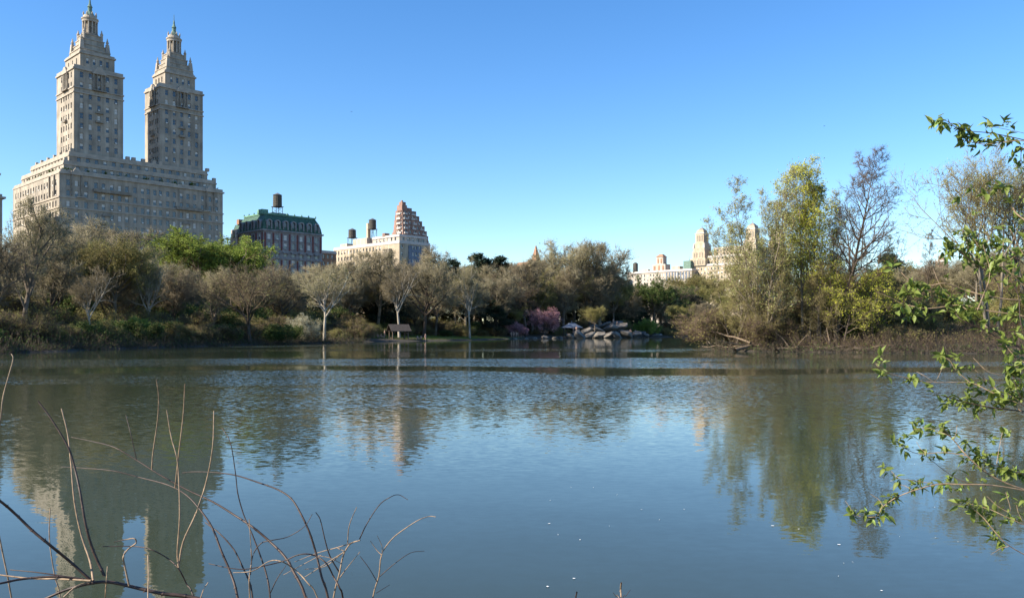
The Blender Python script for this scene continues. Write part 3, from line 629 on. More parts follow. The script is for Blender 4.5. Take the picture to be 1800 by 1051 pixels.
# ------------------------------------------------------------------ trees
def unit(v): return v / (np.linalg.norm(v, axis=-1, keepdims=True) + 1e-9)
def branch_paths(p0, d0, L, nseg, up, wob, r):
    N = len(p0); pts = [p0]; d = unit(d0); p = p0
    for k in range(nseg):
        d = unit(d + np.array([0, 0, 1.0]) * up + r.normal(0, wob, (N, 3)))
        p = p + d * (L / nseg)[:, None]; pts.append(p)
    return np.stack(pts, 1)
def grow(Pp, Rp, Lp, m, t0, t1, ang, lr, nseg, up, wob, rr, r, taper=0.25, tipshort=0.45, amin=None):
    N, k, _ = Pp.shape
    t = (t0 + (t1 - t0) * (np.arange(m)[None] + r.uniform(0, 1, (N, m))) / m)
    s = np.clip(t * (k - 1), 0, k - 1.001); i = s.astype(int); f = (s - i)[..., None]
    ar = np.arange(N)[:, None]
    p0 = Pp[ar, i] * (1 - f) + Pp[ar, i + 1] * f; tan = unit(Pp[ar, i + 1] - Pp[ar, i])
    rad = (Rp[ar, i] * (1 - f[..., 0]) + Rp[ar, i + 1] * f[..., 0])
    ref = np.where(np.abs(tan[..., 2:3]) > .9, np.array([1.0, 0, 0]), np.array([0, 0, 1.0]))
    a = unit(np.cross(tan, ref)); b = np.cross(tan, a)
    ph = r.uniform(0, 2 * np.pi, (N, 1)) + np.arange(m)[None] * 2.4 + r.normal(0, .3, (N, m))
    an = np.radians(r.normal(ang, ang * .18, (N, m)))
    d = tan * np.cos(an)[..., None] + (a * np.cos(ph)[..., None] + b * np.sin(ph)[..., None]) * np.sin(an)[..., None]
    L = Lp[:, None] * lr * (1 - tipshort * (t - t0) / max(t1 - t0, 1e-6)) * r.uniform(.7, 1.25, (N, m))
    p0 = p0.reshape(-1, 3); d = d.reshape(-1, 3); L = L.ravel()
    Pc = branch_paths(p0, d, L, nseg, up, wob, r)
    R0 = np.minimum(rad.ravel() * .8, L * rr)
    Rc = R0[:, None] * np.linspace(1, taper, nseg + 1)[None]
    return Pc, Rc, L
def twig_mesh(Pp, m, ln, rad, up, spread_, r):
    N, k, _ = Pp.shape
    t = r.uniform(.1, 1, (N, m)); s = np.clip(t * (k - 1), 0, k - 1.001); i = s.astype(int); f = (s - i)[..., None]; ar = np.arange(N)[:, None]
    p0 = (Pp[ar, i] * (1 - f) + Pp[ar, i + 1] * f).reshape(-1, 3); tan = unit(Pp[ar, i + 1] - Pp[ar, i]).reshape(-1, 3)
    d = unit(tan * .8 + r.normal(0, spread_, tan.shape) + np.array([0, 0, up])); L = ln * r.uniform(.5, 1.4, len(p0))
    ref = np.where(np.abs(d[:, 2:3]) > .9, np.array([1.0, 0, 0]), np.array([0, 0, 1.0])); a = unit(np.cross(d, ref)); b = np.cross(d, a)
    V = np.stack([p0 + a * rad, p0 + (-.5 * a + .87 * b) * rad, p0 + (-.5 * a - .87 * b) * rad, p0 + d * L[:, None]], 1)
    q = np.arange(len(p0))[:, None] * 4
    T = np.concatenate([q + np.array([[0, 1, 3]]), q + np.array([[1, 2, 3]]), q + np.array([[2, 0, 3]])])
    return V.reshape(-1, 3), T, p0, d, L
def leaf_quads(p, size, r, aspect=.55, up=0.3):
    n_ = len(p); d = unit(r.normal(0, 1, (n_, 3)) + np.array([0, 0, up])); e = unit(np.cross(d, r.normal(0, 1, (n_, 3)))); s = size * r.uniform(.6, 1.3, n_)[:, None]
    V = np.stack([p - d * s * .5, p + e * s * .5 * aspect, p + d * s * .5, p - e * s * .5 * aspect], 1)
    return V.reshape(-1, 3), np.arange(n_ * 4).reshape(-1, 4)

PROTO = {}
def make_tree(key, seed, bark='bark_grey', twig='twig_brown', leaf='bud_brown', H=17.0, stems=1, lean=0.1, trunk=.55, r0=.30, n1=11, a1=48, l1=.42, up1=.09, start=.33,
              n2=7, l2=.5, n3=6, l3=.5, ntw=14, tw=.8, twr=.014, nleaf=4000, lsize=.17, a2=42, up2=.05, wob=.09, spire=False, droop=0.0, tipshort=.45, limb_in_crown=False):
    r = np.random.default_rng(seed)
    ang = r.uniform(0, 6.28, stems) + np.arange(stems) * 2.4
    ln = lean * r.uniform(.5, 1.3, stems)
    p0 = np.stack([np.cos(ang) * r0 * (stems > 1) * 1.5, np.sin(ang) * r0 * (stems > 1) * 1.5, np.full(stems, -.4)], 1)
    d0 = np.stack([np.cos(ang) * ln, np.sin(ang) * ln, np.ones(stems)], 1)
    TL = np.full(stems, H * (1.0 if spire else trunk)) * (r.uniform(.8, 1.1, stems) if stems > 1 else 1)
    P0 = branch_paths(p0, d0, TL, 10, .04, .045, r); R0 = (r0 / math.sqrt(stems)) * np.linspace(1, .07 if spire else .42, 11)[None].repeat(stems, 0)
    R0[:, 0] *= 1.45; R0[:, 1] *= 1.1
    P1, R1, L1 = grow(P0, R0, np.full(stems, H), max(3, n1 // stems if stems > 1 else n1), start / (1 if spire else trunk) * (1.0 if not spire else 1), 1.0, a1, l1, 7, up1, wob, .030, r, .22, tipshort)
    P2, R2, L2 = grow(P1, R1, L1, n2, .18, 1.0, a2, l2, 5, up2 - droop, wob * 1.2, .026, r, .28)
    P3, R3, L3 = grow(P2, R2, L2, n3, .15, 1.0, 42, l3, 3, up2 * .6 - droop, wob * 1.5, .021, r, .35)
    R2 = np.maximum(R2, twr * 1.1); R3 = np.maximum(R3, twr)
    tp = np.concatenate([P3.reshape(-1, 4, 3)]); V4, T4, q0, qd, qL = twig_mesh(tp, ntw, tw, twr * .8, .12 - droop * 2, .55, r)
    m = MB(); V, Q = tubes(P0, R0, 9); m.add(V, Q); V, Q = tubes(P1, R1, 6); m.add(V, Q)
    trunk_me = (m.v, m.q)
    c = MB(); V, Q = tubes(P2, R2, 4); c.add(V, Q, mi=1 if limb_in_crown else 0); V, Q = tubes(P3, R3, 3); c.add(V, Q); c.add(V4, None, T4)
    if nleaf:
        k = r.integers(0, len(q0), nleaf); pl = q0[k] + qd[k] * (qL[k] * r.uniform(.2, 1.05, nleaf))[:, None] + r.normal(0, .1, (nleaf, 3))
        V, Q = leaf_quads(pl, lsize, r); c.add(V, Q, mi=2)
    top = np.percentile(q0[:, 2], 99.7)
    for mb in (m, c): mb.v = [v / top for v in mb.v]
    PROTO[key] = (m.mesh(key + '_trunk', [bark], True), c.mesh(key + '_crown', [twig, bark, leaf], True), c)
    return PROTO[key]

for i, s in enumerate((11, 12, 13)):
    make_tree('round%d' % i, s, H=17, n1=17, a1=(50, 44, 54)[i], l1=(.38, .36, .42)[i], up1=.08, trunk=(.65, .75, .6)[i], start=(.24, .2, .24)[i], bark=('bark_grey', 'bark_dark', 'bark_dark')[i], nleaf=6000, ntw=12, lsize=.15, twr=.02, tw=.9)
for i, s in enumerate((21, 22)):
    make_tree('vase%d' % i, s, bark='bark_dark', twig='twig_dark', trunk=.34, start=.2, n1=9, a1=30, l1=.7, up1=.02, n2=9, nleaf=3500, ntw=13, twr=.02, tw=.9)
for i, s in enumerate((31, 32)):
    make_tree('upright%d' % i, s, trunk=.75, n1=15, a1=36, l1=.34, up1=.1, start=.2, nleaf=3500, ntw=12, twr=.018)
for i, s in enumerate((41, 42, 43)):
    make_tree('sycamore%d' % i, s, bark='bark_pale', twig='twig_brown', trunk=.5, start=(.3, .24, .28)[i], n1=9, a1=(38, 32, 42)[i], l1=.5, up1=.07, n2=8, nleaf=3500, ntw=11, twr=.018, tw=.9, limb_in_crown=True, r0=.32)
for i, s in enumerate((51, 52)):
    make_tree('olive%d' % i, s, twig='twig_olive', leaf='bud_olive', n1=13, a1=50, l1=.42, nleaf=20000, ntw=12, lsize=.2)
make_tree('green', 61, twig='twig_olive', leaf='leaf_spring', n1=20, a1=58, l1=.42, up1=.07, nleaf=42000, ntw=9, lsize=.24, trunk=.62)
make_tree('willow', 62, twig='twig_olive', leaf='leaf_green', n1=12, a1=50, l1=.5, nleaf=22000, ntw=8, lsize=.26, bark='bark_dark')
make_tree('pine', 63, bark='bark_dark', twig='twig_dark', leaf='needle', spire=True, n1=26, a1=72, l1=.27, up1=.03, start=.15, n2=7, n3=5, nleaf=24000, ntw=7, lsize=.3, tipshort=.75)
make_tree('redbud', 64, bark='bark_dark', twig='twig_dark', leaf='petal_pink', H=7, trunk=.3, stems=3, lean=.4, start=.1, n1=10, a1=48, l1=.6, nleaf=9000, ntw=7, lsize=.16, tw=.4, r0=.16, twr=.01)
make_tree('blossom', 65, twig='twig_olive', leaf='petal_pale', H=5, trunk=.3, stems=4, lean=.4, start=.1, n1=12, a1=48, l1=.6, nleaf=11000, ntw=7, lsize=.12, tw=.35, r0=.12, twr=.008)
make_tree('shrub_green', 66, twig='twig_olive', leaf='leaf_green', H=4.5, trunk=.35, stems=5, lean=.55, start=.08, n1=15, a1=50, l1=.55, nleaf=13000, ntw=6, lsize=.17, tw=.4, r0=.12, twr=.009)
make_tree('shrub_yellow', 67, twig='twig_olive', leaf='leaf_spring', H=4.5, trunk=.35, stems=5, lean=.55, start=.08, n1=15, a1=50, l1=.55, nleaf=13000, ntw=6, lsize=.17, tw=.4, r0=.12, twr=.009)
make_tree('shrub_brown', 68, twig='twig_dark', leaf='bud_olive', H=4.5, trunk=.35, stems=6, lean=.6, start=.06, n1=18, a1=45, l1=.6, nleaf=4500, ntw=13, lsize=.12, tw=.5, r0=.12, twr=.009)
make_tree('shrub_olive', 70, twig='twig_olive', leaf='bud_olive', H=4.5, trunk=.35, stems=6, lean=.6, start=.06, n1=18, a1=45, l1=.6, nleaf=9000, ntw=9, lsize=.13, tw=.5, r0=.12, twr=.009)
make_tree('larch', 69, bark='bark_dark', twig='twig_dark', spire=True, n1=30, a1=58, l1=.25, up1=.05, start=.2, n2=6, n3=4, nleaf=0, ntw=8, tw=.55, tipshort=.8, H=19, r0=.24)

NAMES = dict(round='bare_tree', vase='elm_tree', upright='bare_tree', sycamore='sycamore_tree', olive='budding_tree', green='leafy_tree', willow='leafy_tree', pine='evergreen_tree', redbud='redbud_tree', blossom='blossom_shrub', shrub='shrub', larch='larch_tree', island='waterside_tree')
def plant(key, x, y, H, label, wide=1.0, rot=None, group=None, sink=0.0, tilt=None, cat=None):
    base = ''.join(ch for ch in key if not ch.isdigit()).split('_')[0]
    t = thing(NAMES[base], label, cat or ('shrub' if base in ('shrub', 'blossom') else 'tree'), (x, y, gz(x, y) - sink), random.uniform(0, 6.28) if rot is None else rot, group, (H * wide, H * wide, H))
    if tilt: t.rotation_euler = (tilt[0], tilt[1], t.rotation_euler[2])
    tm, cm, _ = PROTO[key]
    obj('trunk', tm, t); obj('crown', cm, t)
    return t
def plant_px(key, px, d, ytop, label, wide=1.0, group=None, rot=None, tilt=None):
    x, y = XY(px, d); z = gz(x, y); return plant(key, x, y, zat(ytop, d) - z, label, wide, (px * .37) % 6.28 if rot is None else rot, group, 0, tilt)

FS = 'trees along the far shore'
for a in [
    ('upright0', 38, 96, 352, 'tall thin bare tree rising before the left end of the twin-towered block', .9),
    ('round0', -8, 88, 430, 'bare tree cut off by the left edge of the picture', 1.0),
    ('round1', 84, 106, 398, 'large dark-trunked bare tree on the left shore near the lamp post', 1.15),
    ('olive0', 140, 116, 420, 'olive budding tree between dark-trunked tree and yellowish tree on left shore', .95),
    ('olive1', 205, 121, 430, 'yellowish budding tree below the south tower on the left shore', 1.0),
    ('sycamore0', 160, 103, 470, 'pale-limbed sycamore leaning over the left shore', .9),
    ('sycamore1', 258, 124, 440, 'white-limbed sycamore left of the bright green crown', .85),
    ('round2', 120, 140, 393, 'bare crown behind the left shore trees, below the stone block corner', 1.15),
    ('round0', 190, 155, 404, 'bare brown crown in front of the stone block, behind the yellowish tree', 1.2),
    ('round1', 300, 131, 468, 'dusky bare tree below the left part of the bright green crown', .95),
    ('green', 348, 205, 411, 'broad bright green leafy tree in front of the big stone block', 1.5),
    ('green', 405, 215, 424, 'smaller green leafy tree at right shoulder of the bright green crown', 1.25),
    ('upright1', 370, 131, 470, 'bare tree with twin dark trunks below the green crown', 1.1),
    ('vase0', 440, 128, 450, 'large dark vase-shaped bare tree in front of the mansard block', 1.15),
    ('round2', 500, 165, 470, 'bare brown tree right of the vase-shaped tree', 1.0),
    ('sycamore2', 570, 151, 468, 'white forked sycamore at the water right of the pale shrub', 1.0),
    ('round1', 620, 192, 452, 'bare brown tree in front of the narrow tan building', 1.0),
    ('round0', 662, 198, 444, 'bare reddish-brown tree below the rooftop water tanks', 1.0),
    ('sycamore0', 702, 188, 462, 'pale sycamore behind the lakeside wooden shelter', .9),
    ('round2', 745, 196, 458, 'bare grey-brown tree just right of the shelter sycamore', 1.05),
    ('upright1', 785, 246, 436, 'bare tree against the sky right of the stepped brick tower', 1.2),
    ('sycamore1', 826, 203, 455, 'slender pale sycamore standing alone on the grassy bank', .62),
    ('pine', 790, 240, 462, 'dark evergreen behind the slender pale sycamore, left one', 1.3),
    ('pine', 850, 262, 450, 'dark evergreen with the highest top, right of slender sycamore', 1.5),
    ('pine', 888, 268, 456, 'dark evergreen left of the church steeple', 1.4),
    ('round0', 925, 262, 462, 'bare tree hiding the church gable', 1.0),
    ('round1', 968, 283, 436, 'tall bare tree right beside the church steeple', 1.1),
    ('round2', 1012, 288, 428, 'tallest bare tree above the rock outcrop', 1.1),
    ('round0', 1050, 292, 431, 'bare tree at the right end of the tall clump above the rocks', 1.05),
    ('upright0', 990, 270, 470, 'bare grey tree behind the lakeside pavilion', 1.2),
    ('olive0', 1080, 298, 488, 'olive budding tree right of the tall clump above the rocks', 1.1),
    ('willow', 1148, 322, 487, 'round green leafy tree below the pale apartment row', 1.15),
    ('willow', 1108, 330, 497, 'green leafy tree between olive tree and round green tree', 1.0),
    ('pine', 1190, 372, 512, 'dark evergreen left of the waterside clump', 2.2),
    ('pine', 1222, 380, 520, 'dark evergreen nearest the waterside clump', 2.2),
    ('olive1', 1205, 420, 488, 'pale olive tree behind the dark evergreens', 1.3),
    ('olive0', 1248, 425, 480, 'pale olive tree just left of the waterside clump', 1.3),
    ('pine', 872, 240, 530, 'dark low evergreen right behind the slender pale sycamore', 1.8),
    ('pine', 893, 256, 535, 'dark low evergreen behind the low mauve redbud', 1.8),
    ('pine', 985, 300, 515, 'dark evergreen low behind the pavilion', 1.8),
    ('pine', 1020, 305, 510, 'dark evergreen low behind the left part of the rocks', 1.8),
    ('pine', 1058, 310, 515, 'dark evergreen low behind the highest rocks', 1.8),
    ('pine', 1100, 318, 520, 'dark evergreen low behind the yellow-green bush', 1.8),
    ('olive1', 1045, 262, 540, 'small budding tree growing behind the rocks', 1.1),
    ('olive0', 905, 250, 535, 'small yellowish tree left of the pink redbud', 1.1),
    ('redbud', 955, 252, 543, 'large pink flowering redbud left of the pavilion', 1.0),
    ('redbud', 897, 243, 566, 'low mauve flowering redbud at left of large pink one', 1.3),
    ('redbud', 925, 240, 574, 'smallest pink redbud close to the people on the bank', 1.2),
    ('blossom', 538, 147, 553, 'pale cream blossoming shrub left of the white forked sycamore', .9),
    ('shrub_yellow', 1137, 296, 563, 'yellow-green round bush on the point right of the rocks', 1.0),
    ('shrub_green', 185, 107, 566, 'green shrub below the leaning sycamore', 1.2),
    ('shrub_yellow', 238, 111, 560, 'tall yellow-green shrub overhanging the water at left', 1.1),
    ('shrub_green', 292, 116, 568, 'green shrub right of the tall yellow-green one', 1.3),
    ('shrub_brown', 345, 119, 574, 'brown twiggy shrub at the water below the green crown', 1.3),
    ('shrub_green', 395, 124, 573, 'green shrub left of the vase-shaped tree trunk', 1.2),
    ('shrub_green', 475, 134, 572, 'green shrub right of the vase-shaped tree trunk', 1.4),
    ('shrub_green', 508, 141, 574, 'green shrub just left of the pale cream shrub', 1.1),
    ('shrub_brown', 120, 101, 572, 'brown shrub on the left bank near the path', 1.3),
    ('shrub_brown', 20, 86, 565, 'brown shrub at the far left bank', 1.5),
]:
    plant_px(*a[:5], wide=a[5], group=FS)

# the wood behind: look-alike trees and shrubs
def where(px):
    for lim, w_ in ((70, 'by the lamp post at far left'), (170, 'below the left half of the stone block'), (280, 'around the white-limbed sycamore at left'), (380, 'under the bright green crown'), (480, 'around the dark vase-shaped tree'), (560, 'around the pale cream shrub'), (640, 'right of the white forked sycamore'), (720, 'behind the wooden shelter'),
                    (800, 'right of the wooden shelter'), (880, 'behind the slender pale sycamore'), (940, 'left of the pink redbud'), (1000, 'behind the pink redbud'), (1070, 'behind the rock outcrop'), (1140, 'behind the yellow-green bush on the point'), (1230, 'among the dark evergreens'), (1400, 'behind the tip of the wooded point'), (1560, 'behind the tall bare tree'), (1700, 'beyond the thin larch'), (9999, 'at the right edge')):
        if px < lim: return w_
LOOK = dict(round='bare brown tree', olive='olive budding tree', upright='upright bare tree', vase='dark spreading bare tree', pine='dark evergreen', shrub_brown='brown twiggy shrub', shrub_green='green shrub', shrub_olive='olive shrub')
def look(k): return LOOK[k.rstrip('0123456789')]
BASE = ([-40, 0, 200, 380, 570, 690, 830, 900, 1000, 1140, 1300], [80, 88, 110, 130, 160, 186, 208, 238, 262, 305, 385])
r = np.random.default_rng(5)
for row, (lo, hi, dy) in enumerate(((14, 26, 22), (30, 50, 8), (58, 85, 0))):
    for px in np.arange(-60, 1300, 34):
        px = px + r.uniform(-12, 12); d = np.interp(px, *BASE) + r.uniform(lo, hi)
        yt = np.interp(px, [0, 100, 250, 330, 470, 520, 600, 780, 900, 1000, 1060, 1110, 1290], [425, 430, 455, 475, 480, 480, 462, 466, 462, 462, 462, 505, 505]) + dy + r.uniform(-8, 22)
        k = ('round0', 'round1', 'round2', 'olive0', 'upright1', 'vase1', 'pine')[r.choice(7, p=[.17, .17, .16, .28, .08, .07, .07])]
        plant_px(k, px, d, yt, look(k) + ' in the far wood ' + where(px), 1.25 if k != 'pine' else 1.7, 'wood behind the far shore')
for row in range(3):
    for px in np.arange(-60, 1300, 24):
        px = px + r.uniform(-9, 9); b0 = np.interp(px, *BASE); d = b0 + (-6, 5, 18)[row] + r.uniform(-1, 4)
        if 640 < px < 1000: d += 16
        if 985 < px < 1165 and row < 2: d += 20
        x, y = XY(px, d)
        if lake_dist(np.array([x]), np.array([y]))[0] < .6: continue
        k = ('shrub_brown', 'shrub_brown', 'shrub_green', 'shrub_olive')[r.integers(0, 4)]
        plant(k, x, y, (r.uniform(1.6, 3.0), r.uniform(2.2, 4.2), r.uniform(3.5, 6))[row], look(k) + ' massed under the far trees ' + where(px), r.uniform(1.1, 1.5), None, 'shrubs under the far trees')
for px in np.arange(1270, 1860, 26):
    for d in (128, 165, 215):
        px_ = px + r.uniform(-10, 10); d_ = d + r.uniform(-10, 14); x, y = XY(px_, d_)
        if lake_dist(np.array([x]), np.array([y]))[0] < 3: continue
        yt = np.interp(px, [1270, 1330, 1560, 1700, 1800], [500, 490, 478, 458, 448]) + r.uniform(-5, 25)
        k = ('round0', 'round1', 'olive0', 'olive1', 'round2')[r.integers(0, 5)]
        plant_px(k, px_, d_, yt, look(k) + ' in the hillside wood ' + where(px), 1.3, 'wood behind the wooded point')
for px in np.arange(1290, 1860, 17):
    for d in (97, 108):
        x, y = XY(px + r.uniform(-6, 6), d + r.uniform(-4, 6))
        if lake_dist(np.array([x]), np.array([y]))[0] < 1.0 or 1640 < px < 1800: continue
        k = ('shrub_brown', 'shrub_olive')[r.integers(0, 2)]
        plant(k, x, y, r.uniform(2.5, 5), look(k) + ' in the thicket ' + where(px), 1.3, None, 'thicket on the wooded point')

# understory along the far banks
def thicket(name, pts, label, n_per, hgt, mats, seed, leafy=.4, ls=.2):
    r = np.random.default_rng(seed); c = MB()
    for x, y in pts:
        n_ = n_per; p = np.stack([x + r.normal(0, 1.6, n_), y + r.normal(0, 1.2, n_), np.zeros(n_)], 1); keep = lake_dist(p[:, 0], p[:, 1]) > .15; p = p[keep]; n_ = len(p)
        if not n_: continue
        p[:, 2] = ground(p[:, 0], p[:, 1]) - .1; h = hgt * r.uniform(.4, 1.2, n_)
        d = unit(np.stack([r.normal(0, .35, n_), r.normal(0, .35, n_), np.ones(n_)], 1))
        Pt = branch_paths(p, d, h, 3, .0, .18, r); V, Q = tubes(Pt, np.linspace(.022, .006, 4)[None].repeat(n_, 0), 3); c.add(V, Q)
        V4, T4, q0, qd, qL = twig_mesh(Pt, 6, .55, .009, .1, .6, r); c.add(V4, None, T4)
        k = r.random(len(q0)) < leafy; V, Q = leaf_quads(q0[k] + qd[k] * qL[k][:, None] * .8, ls, r); c.add(V, Q, mi=1)
    obj(name, c.mesh(name, mats), label=label, cat='undergrowth', kind='stuff')
pts = []
for a, b_ in zip(LAKE[26:36][:-1], LAKE[26:36][1:]):
    L_ = np.linalg.norm(b_ - a); nrm_ = np.array([b_[1] - a[1], a[0] - b_[0]]) / L_
    for s in np.arange(0, L_, 2.6):
        q = a + (b_ - a) * s / L_
        for k in (.7, 3.0, 7.5):
            c_ = q + (-nrm_ if lake_dist(np.array([q[0] - nrm_[0] * 3]), np.array([q[1] - nrm_[1] * 3]))[0] > 0 else nrm_) * k
            px = CX + F * c_[0] / c_[1]
            if 640 < px < 1000 and k < 9: continue
            pts.append(c_ + rng.normal(0, .6, 2))
thicket('undergrowth', pts, 'brown and green undergrowth along the far bank', 24, 1.9, ['twig_dark', 'leaf_green'], 8, .6)

def bank_brush():
    r = np.random.default_rng(31); c = MB(); src = []
    for a, b_ in list(zip(LAKE[9:17][:-1], LAKE[9:17][1:])) + list(zip(LAKE[26:36][:-1], LAKE[26:36][1:])):
        L_ = np.linalg.norm(b_ - a); k = int(L_ * 34); t_ = r.random(k)[:, None]; src.append(a + (b_ - a) * t_ + r.normal(0, .55, (k, 2)))
    p = np.concatenate(src); d = lake_dist(p[:, 0], p[:, 1]); px = CX + F * p[:, 0] / p[:, 1]
    p = p[(d > -.25) & (d < 1.3) & ~((px > 640) & (px < 1170))]; n_ = len(p); p = np.c_[p, ground(p[:, 0], p[:, 1]) - .05]
    dr = unit(np.stack([r.normal(0, .6, n_), r.normal(-.25, .6, n_), r.uniform(.35, 1.1, n_)], 1))
    Pt = branch_paths(p, dr, r.uniform(.3, 1.3, n_), 3, -.12, .25, r); V, Q = tubes(Pt, np.linspace(.025, .008, 4)[None].repeat(n_, 0), 3); c.add(V, Q)
    V4, T4, q0, qd, qL = twig_mesh(Pt, 4, .4, .01, -.1, .7, r); c.add(V4, None, T4)
    k = r.random(len(q0)) < .5; V, Q = leaf_quads(q0[k] + qd[k] * qL[k][:, None] * .7, .15, r); c.add(V, Q, mi=1)
    obj('bank_brush', c.mesh('bank_brush', ['brush', 'leaf_green']), label='low tangled brush and roots hanging over the waterline', cat='brush', kind='stuff')
bank_brush()

# ------------------------------------------------------------------ wooded point on the right
IT = dict(spire=True, tipshort=.55, wob=.07)
make_tree('island0', 71, bark='bark_grey', twig='twig_olive', leaf='leaf_greyish', H=20, stems=3, lean=.16, start=.16, n1=42, a1=36, l1=.25, up1=.07, n2=6, n3=5, nleaf=11000, ntw=7, lsize=.18, tw=.7, r0=.24, **IT)
make_tree('island1', 72, bark='bark_grey', twig='twig_olive', leaf='leaf_yellow', H=21, stems=2, lean=.07, start=.26, n1=40, a1=32, l1=.30, up1=.09, n2=7, n3=5, nleaf=16000, ntw=7, lsize=.22, tw=.8, r0=.25, **IT)
make_tree('island2', 73, bark='bark_dark', twig='twig_dark', leaf='bud_brown', H=22, start=.24, n1=30, a1=46, l1=.32, up1=.06, n2=7, n3=5, nleaf=300, ntw=8, tw=.6, r0=.24, spire=True, tipshort=.75, wob=.07)
make_tree('island3', 74, bark='bark_grey', twig='twig_olive', leaf='bud_olive', H=13, stems=5, lean=.26, start=.08, n1=45, a1=44, l1=.27, up1=.05, n2=6, n3=4, nleaf=7500, ntw=6, lsize=.16, r0=.24, **IT)
make_tree('island4', 75, bark='bark_grey', twig='twig_olive', leaf='leaf_greyish', H=20, stems=3, lean=.2, trunk=.55, start=.25, n1=20, a1=32, l1=.45, up1=.07, n2=8, n3=6, nleaf=9000, ntw=9, lsize=.15, tw=.9, r0=.28)
make_tree('island5', 76, bark='bark_dark', twig='twig_olive', leaf='leaf_yellow', H=14, stems=2, lean=.14, start=.2, n1=30, a1=52, l1=.30, up1=.02, n2=6, n3=4, nleaf=5000, ntw=6, lsize=.2, tw=.7, r0=.2, **IT)
IS = 'trees on the wooded point'
for a in [
    ('island0', 1345, 87, 312, 'leaning multi-stemmed tree with grey-green buds at the tip of the point', 1.1, (0, -.13)),
    ('island0', 1322, 89, 372, 'shorter grey-green tree leaning far left over the water', 1.0, (0, -.2)),
    ('island0', 1372, 91, 335, 'slim grey-green tree just left of the bright yellow-green one', .8),
    ('island1', 1418, 88, 284, 'bright yellow-green tree in the middle of the wooded point', 1.0),
    ('island2', 1468, 86, 268, 'tall bare dark-limbed tree right of the yellow-green one', 1.0),
    ('island0', 1462, 92, 345, 'slim grey-green tree between yellow-green and tall bare tree', .9),
    ('island5', 1478, 85.5, 450, 'low tree with tiers of fresh yellow leaves before the tall bare tree', 1.2),
    ('island5', 1540, 86, 455, 'tree with horizontal yellow leaf tiers right of the tall bare tree', 1.3),
    ('island0', 1548, 94, 420, 'grey-green tree at the right end of the tall clump', .9),
    ('island3', 1290, 90, 470, 'low spreading twiggy tree at the left tip of the point', 1.1),
    ('island3', 1352, 86.5, 470, 'olive twiggy tree beneath the leaning multi-stemmed tree', 1.0),
    ('island3', 1440, 87, 455, 'olive multi-stemmed tree at the water under the yellow-green tree', 1.0),
    ('island3', 1515, 89, 465, 'olive multi-stemmed tree at the foot of the tall bare tree', 1.0),
    ('island3', 1585, 92, 480, 'olive twiggy tree at right part of the point', 1.0),
    ('island3', 1640, 95, 505, 'brownish low tree beside the thin larch', 1.0),
    ('larch', 1628, 106, 405, 'thin bare larch standing alone against the sky', .62),
    ('island4', 1745, 92, 258, 'tall feathery olive tree at the right edge of the picture', .85),
    ('island4', 1815, 96, 280, 'feathery tree cut off by the right edge of the picture', .8),
    ('pine', 1580, 150, 452, 'dark evergreen far behind the point', 1.6),
    ('round1', 1655, 150, 452, 'brown bare tree on the slope behind the larch', 1.4),
    ('round2', 1712, 140, 446, 'brown bare tree on the slope behind feathery tree', 1.4),
    ('round0', 1775, 138, 440, 'brown bare tree on the slope at far right', 1.4),
    ('olive1', 1610, 170, 470, 'olive tree far behind the larch', 1.4),
    ('shrub_brown', 1270, 92, 545, 'bare twiggy shrub hanging over the water at the left tip', 1.6),
    ('shrub_brown', 1360, 87, 560, 'brown shrub at the water under leaning stems', 1.4),
    ('shrub_yellow', 1530, 90, 560, 'light green shrub under the lower green-tinged tree', 1.2),
    ('shrub_brown', 1580, 86, 572, 'brown shrub by the reeds', 1.4),
    ('shrub_yellow', 1715, 100, 545, 'yellow-green bush on the grassy slope at right', 1.6),
    ('shrub_yellow', 1780, 96, 540, 'yellow-green bush below the right edge tree', 1.6),
]:
    plant_px(*a[:5], wide=a[5], group=IS, tilt=a[6] if len(a) > 6 else None)
ipts = [np.array(XY(px, d)) for px in range(1300, 1830, 13) for d in (84.5 if px < 1500 else 81.5, 89, 95)]
thicket('point_undergrowth', ipts, 'tangled brown brush covering the wooded point', 24, 1.8, ['twig_dark', 'bud_olive'], 12, .45, .14)
def reeds():
    r = np.random.default_rng(4); c = MB()
    for px in np.linspace(1560, 1800, 80):
        for k in range(12):
            x, y = XY(px + r.normal(0, 4), r.uniform(76.5, 82) + max(0, (1660 - px)) * .03)
            if lake_dist(np.array([x]), np.array([y]))[0] < -.3: continue
            h = r.uniform(.6, 1.7); b0 = np.array([x, y, max(-.1, gz(x, y) - .1)]); d = np.array([r.normal(0, .35), r.normal(0, .3), 1]) * h
            w_ = np.array([.018, .01, 0]); c.add([b0 - w_, b0 + w_, b0 + d], None, [(0, 1, 2)])
    obj('reeds', c.mesh('reeds', ['reed']), label='dry tan reeds along the right bank', cat='reeds', kind='stuff')
reeds()
def grass():
    r = np.random.default_rng(6); c = []
    for (pa, pb, da, db, n_) in ((640, 1000, 180, 236, 16000), (1600, 1830, 88, 118, 9000)):
        d = r.uniform(da, db, n_); px = r.uniform(pa, pb, n_); x = (px - CX) / F * d
        k = lake_dist(x, d) > .5; x, d = x[k], d[k]; z = ground(x, d); h = r.uniform(.12, .4, len(x))
        b0 = np.stack([x, d, z - .02], 1); w_ = np.array([.05, .02, 0]); tip = b0 + np.stack([r.normal(0, .1, len(x)), r.normal(0, .1, len(x)), h], 1)
        c.append(np.stack([b0 - w_, b0 + w_, tip], 1).reshape(-1, 3))
    V = np.concatenate(c); obj('grass', mk('grass', V, [(np.arange(len(V)).reshape(-1, 3), 0)], ['grass_blade']), label='fresh grass on the lake banks', cat='grass', kind='stuff')
grass()

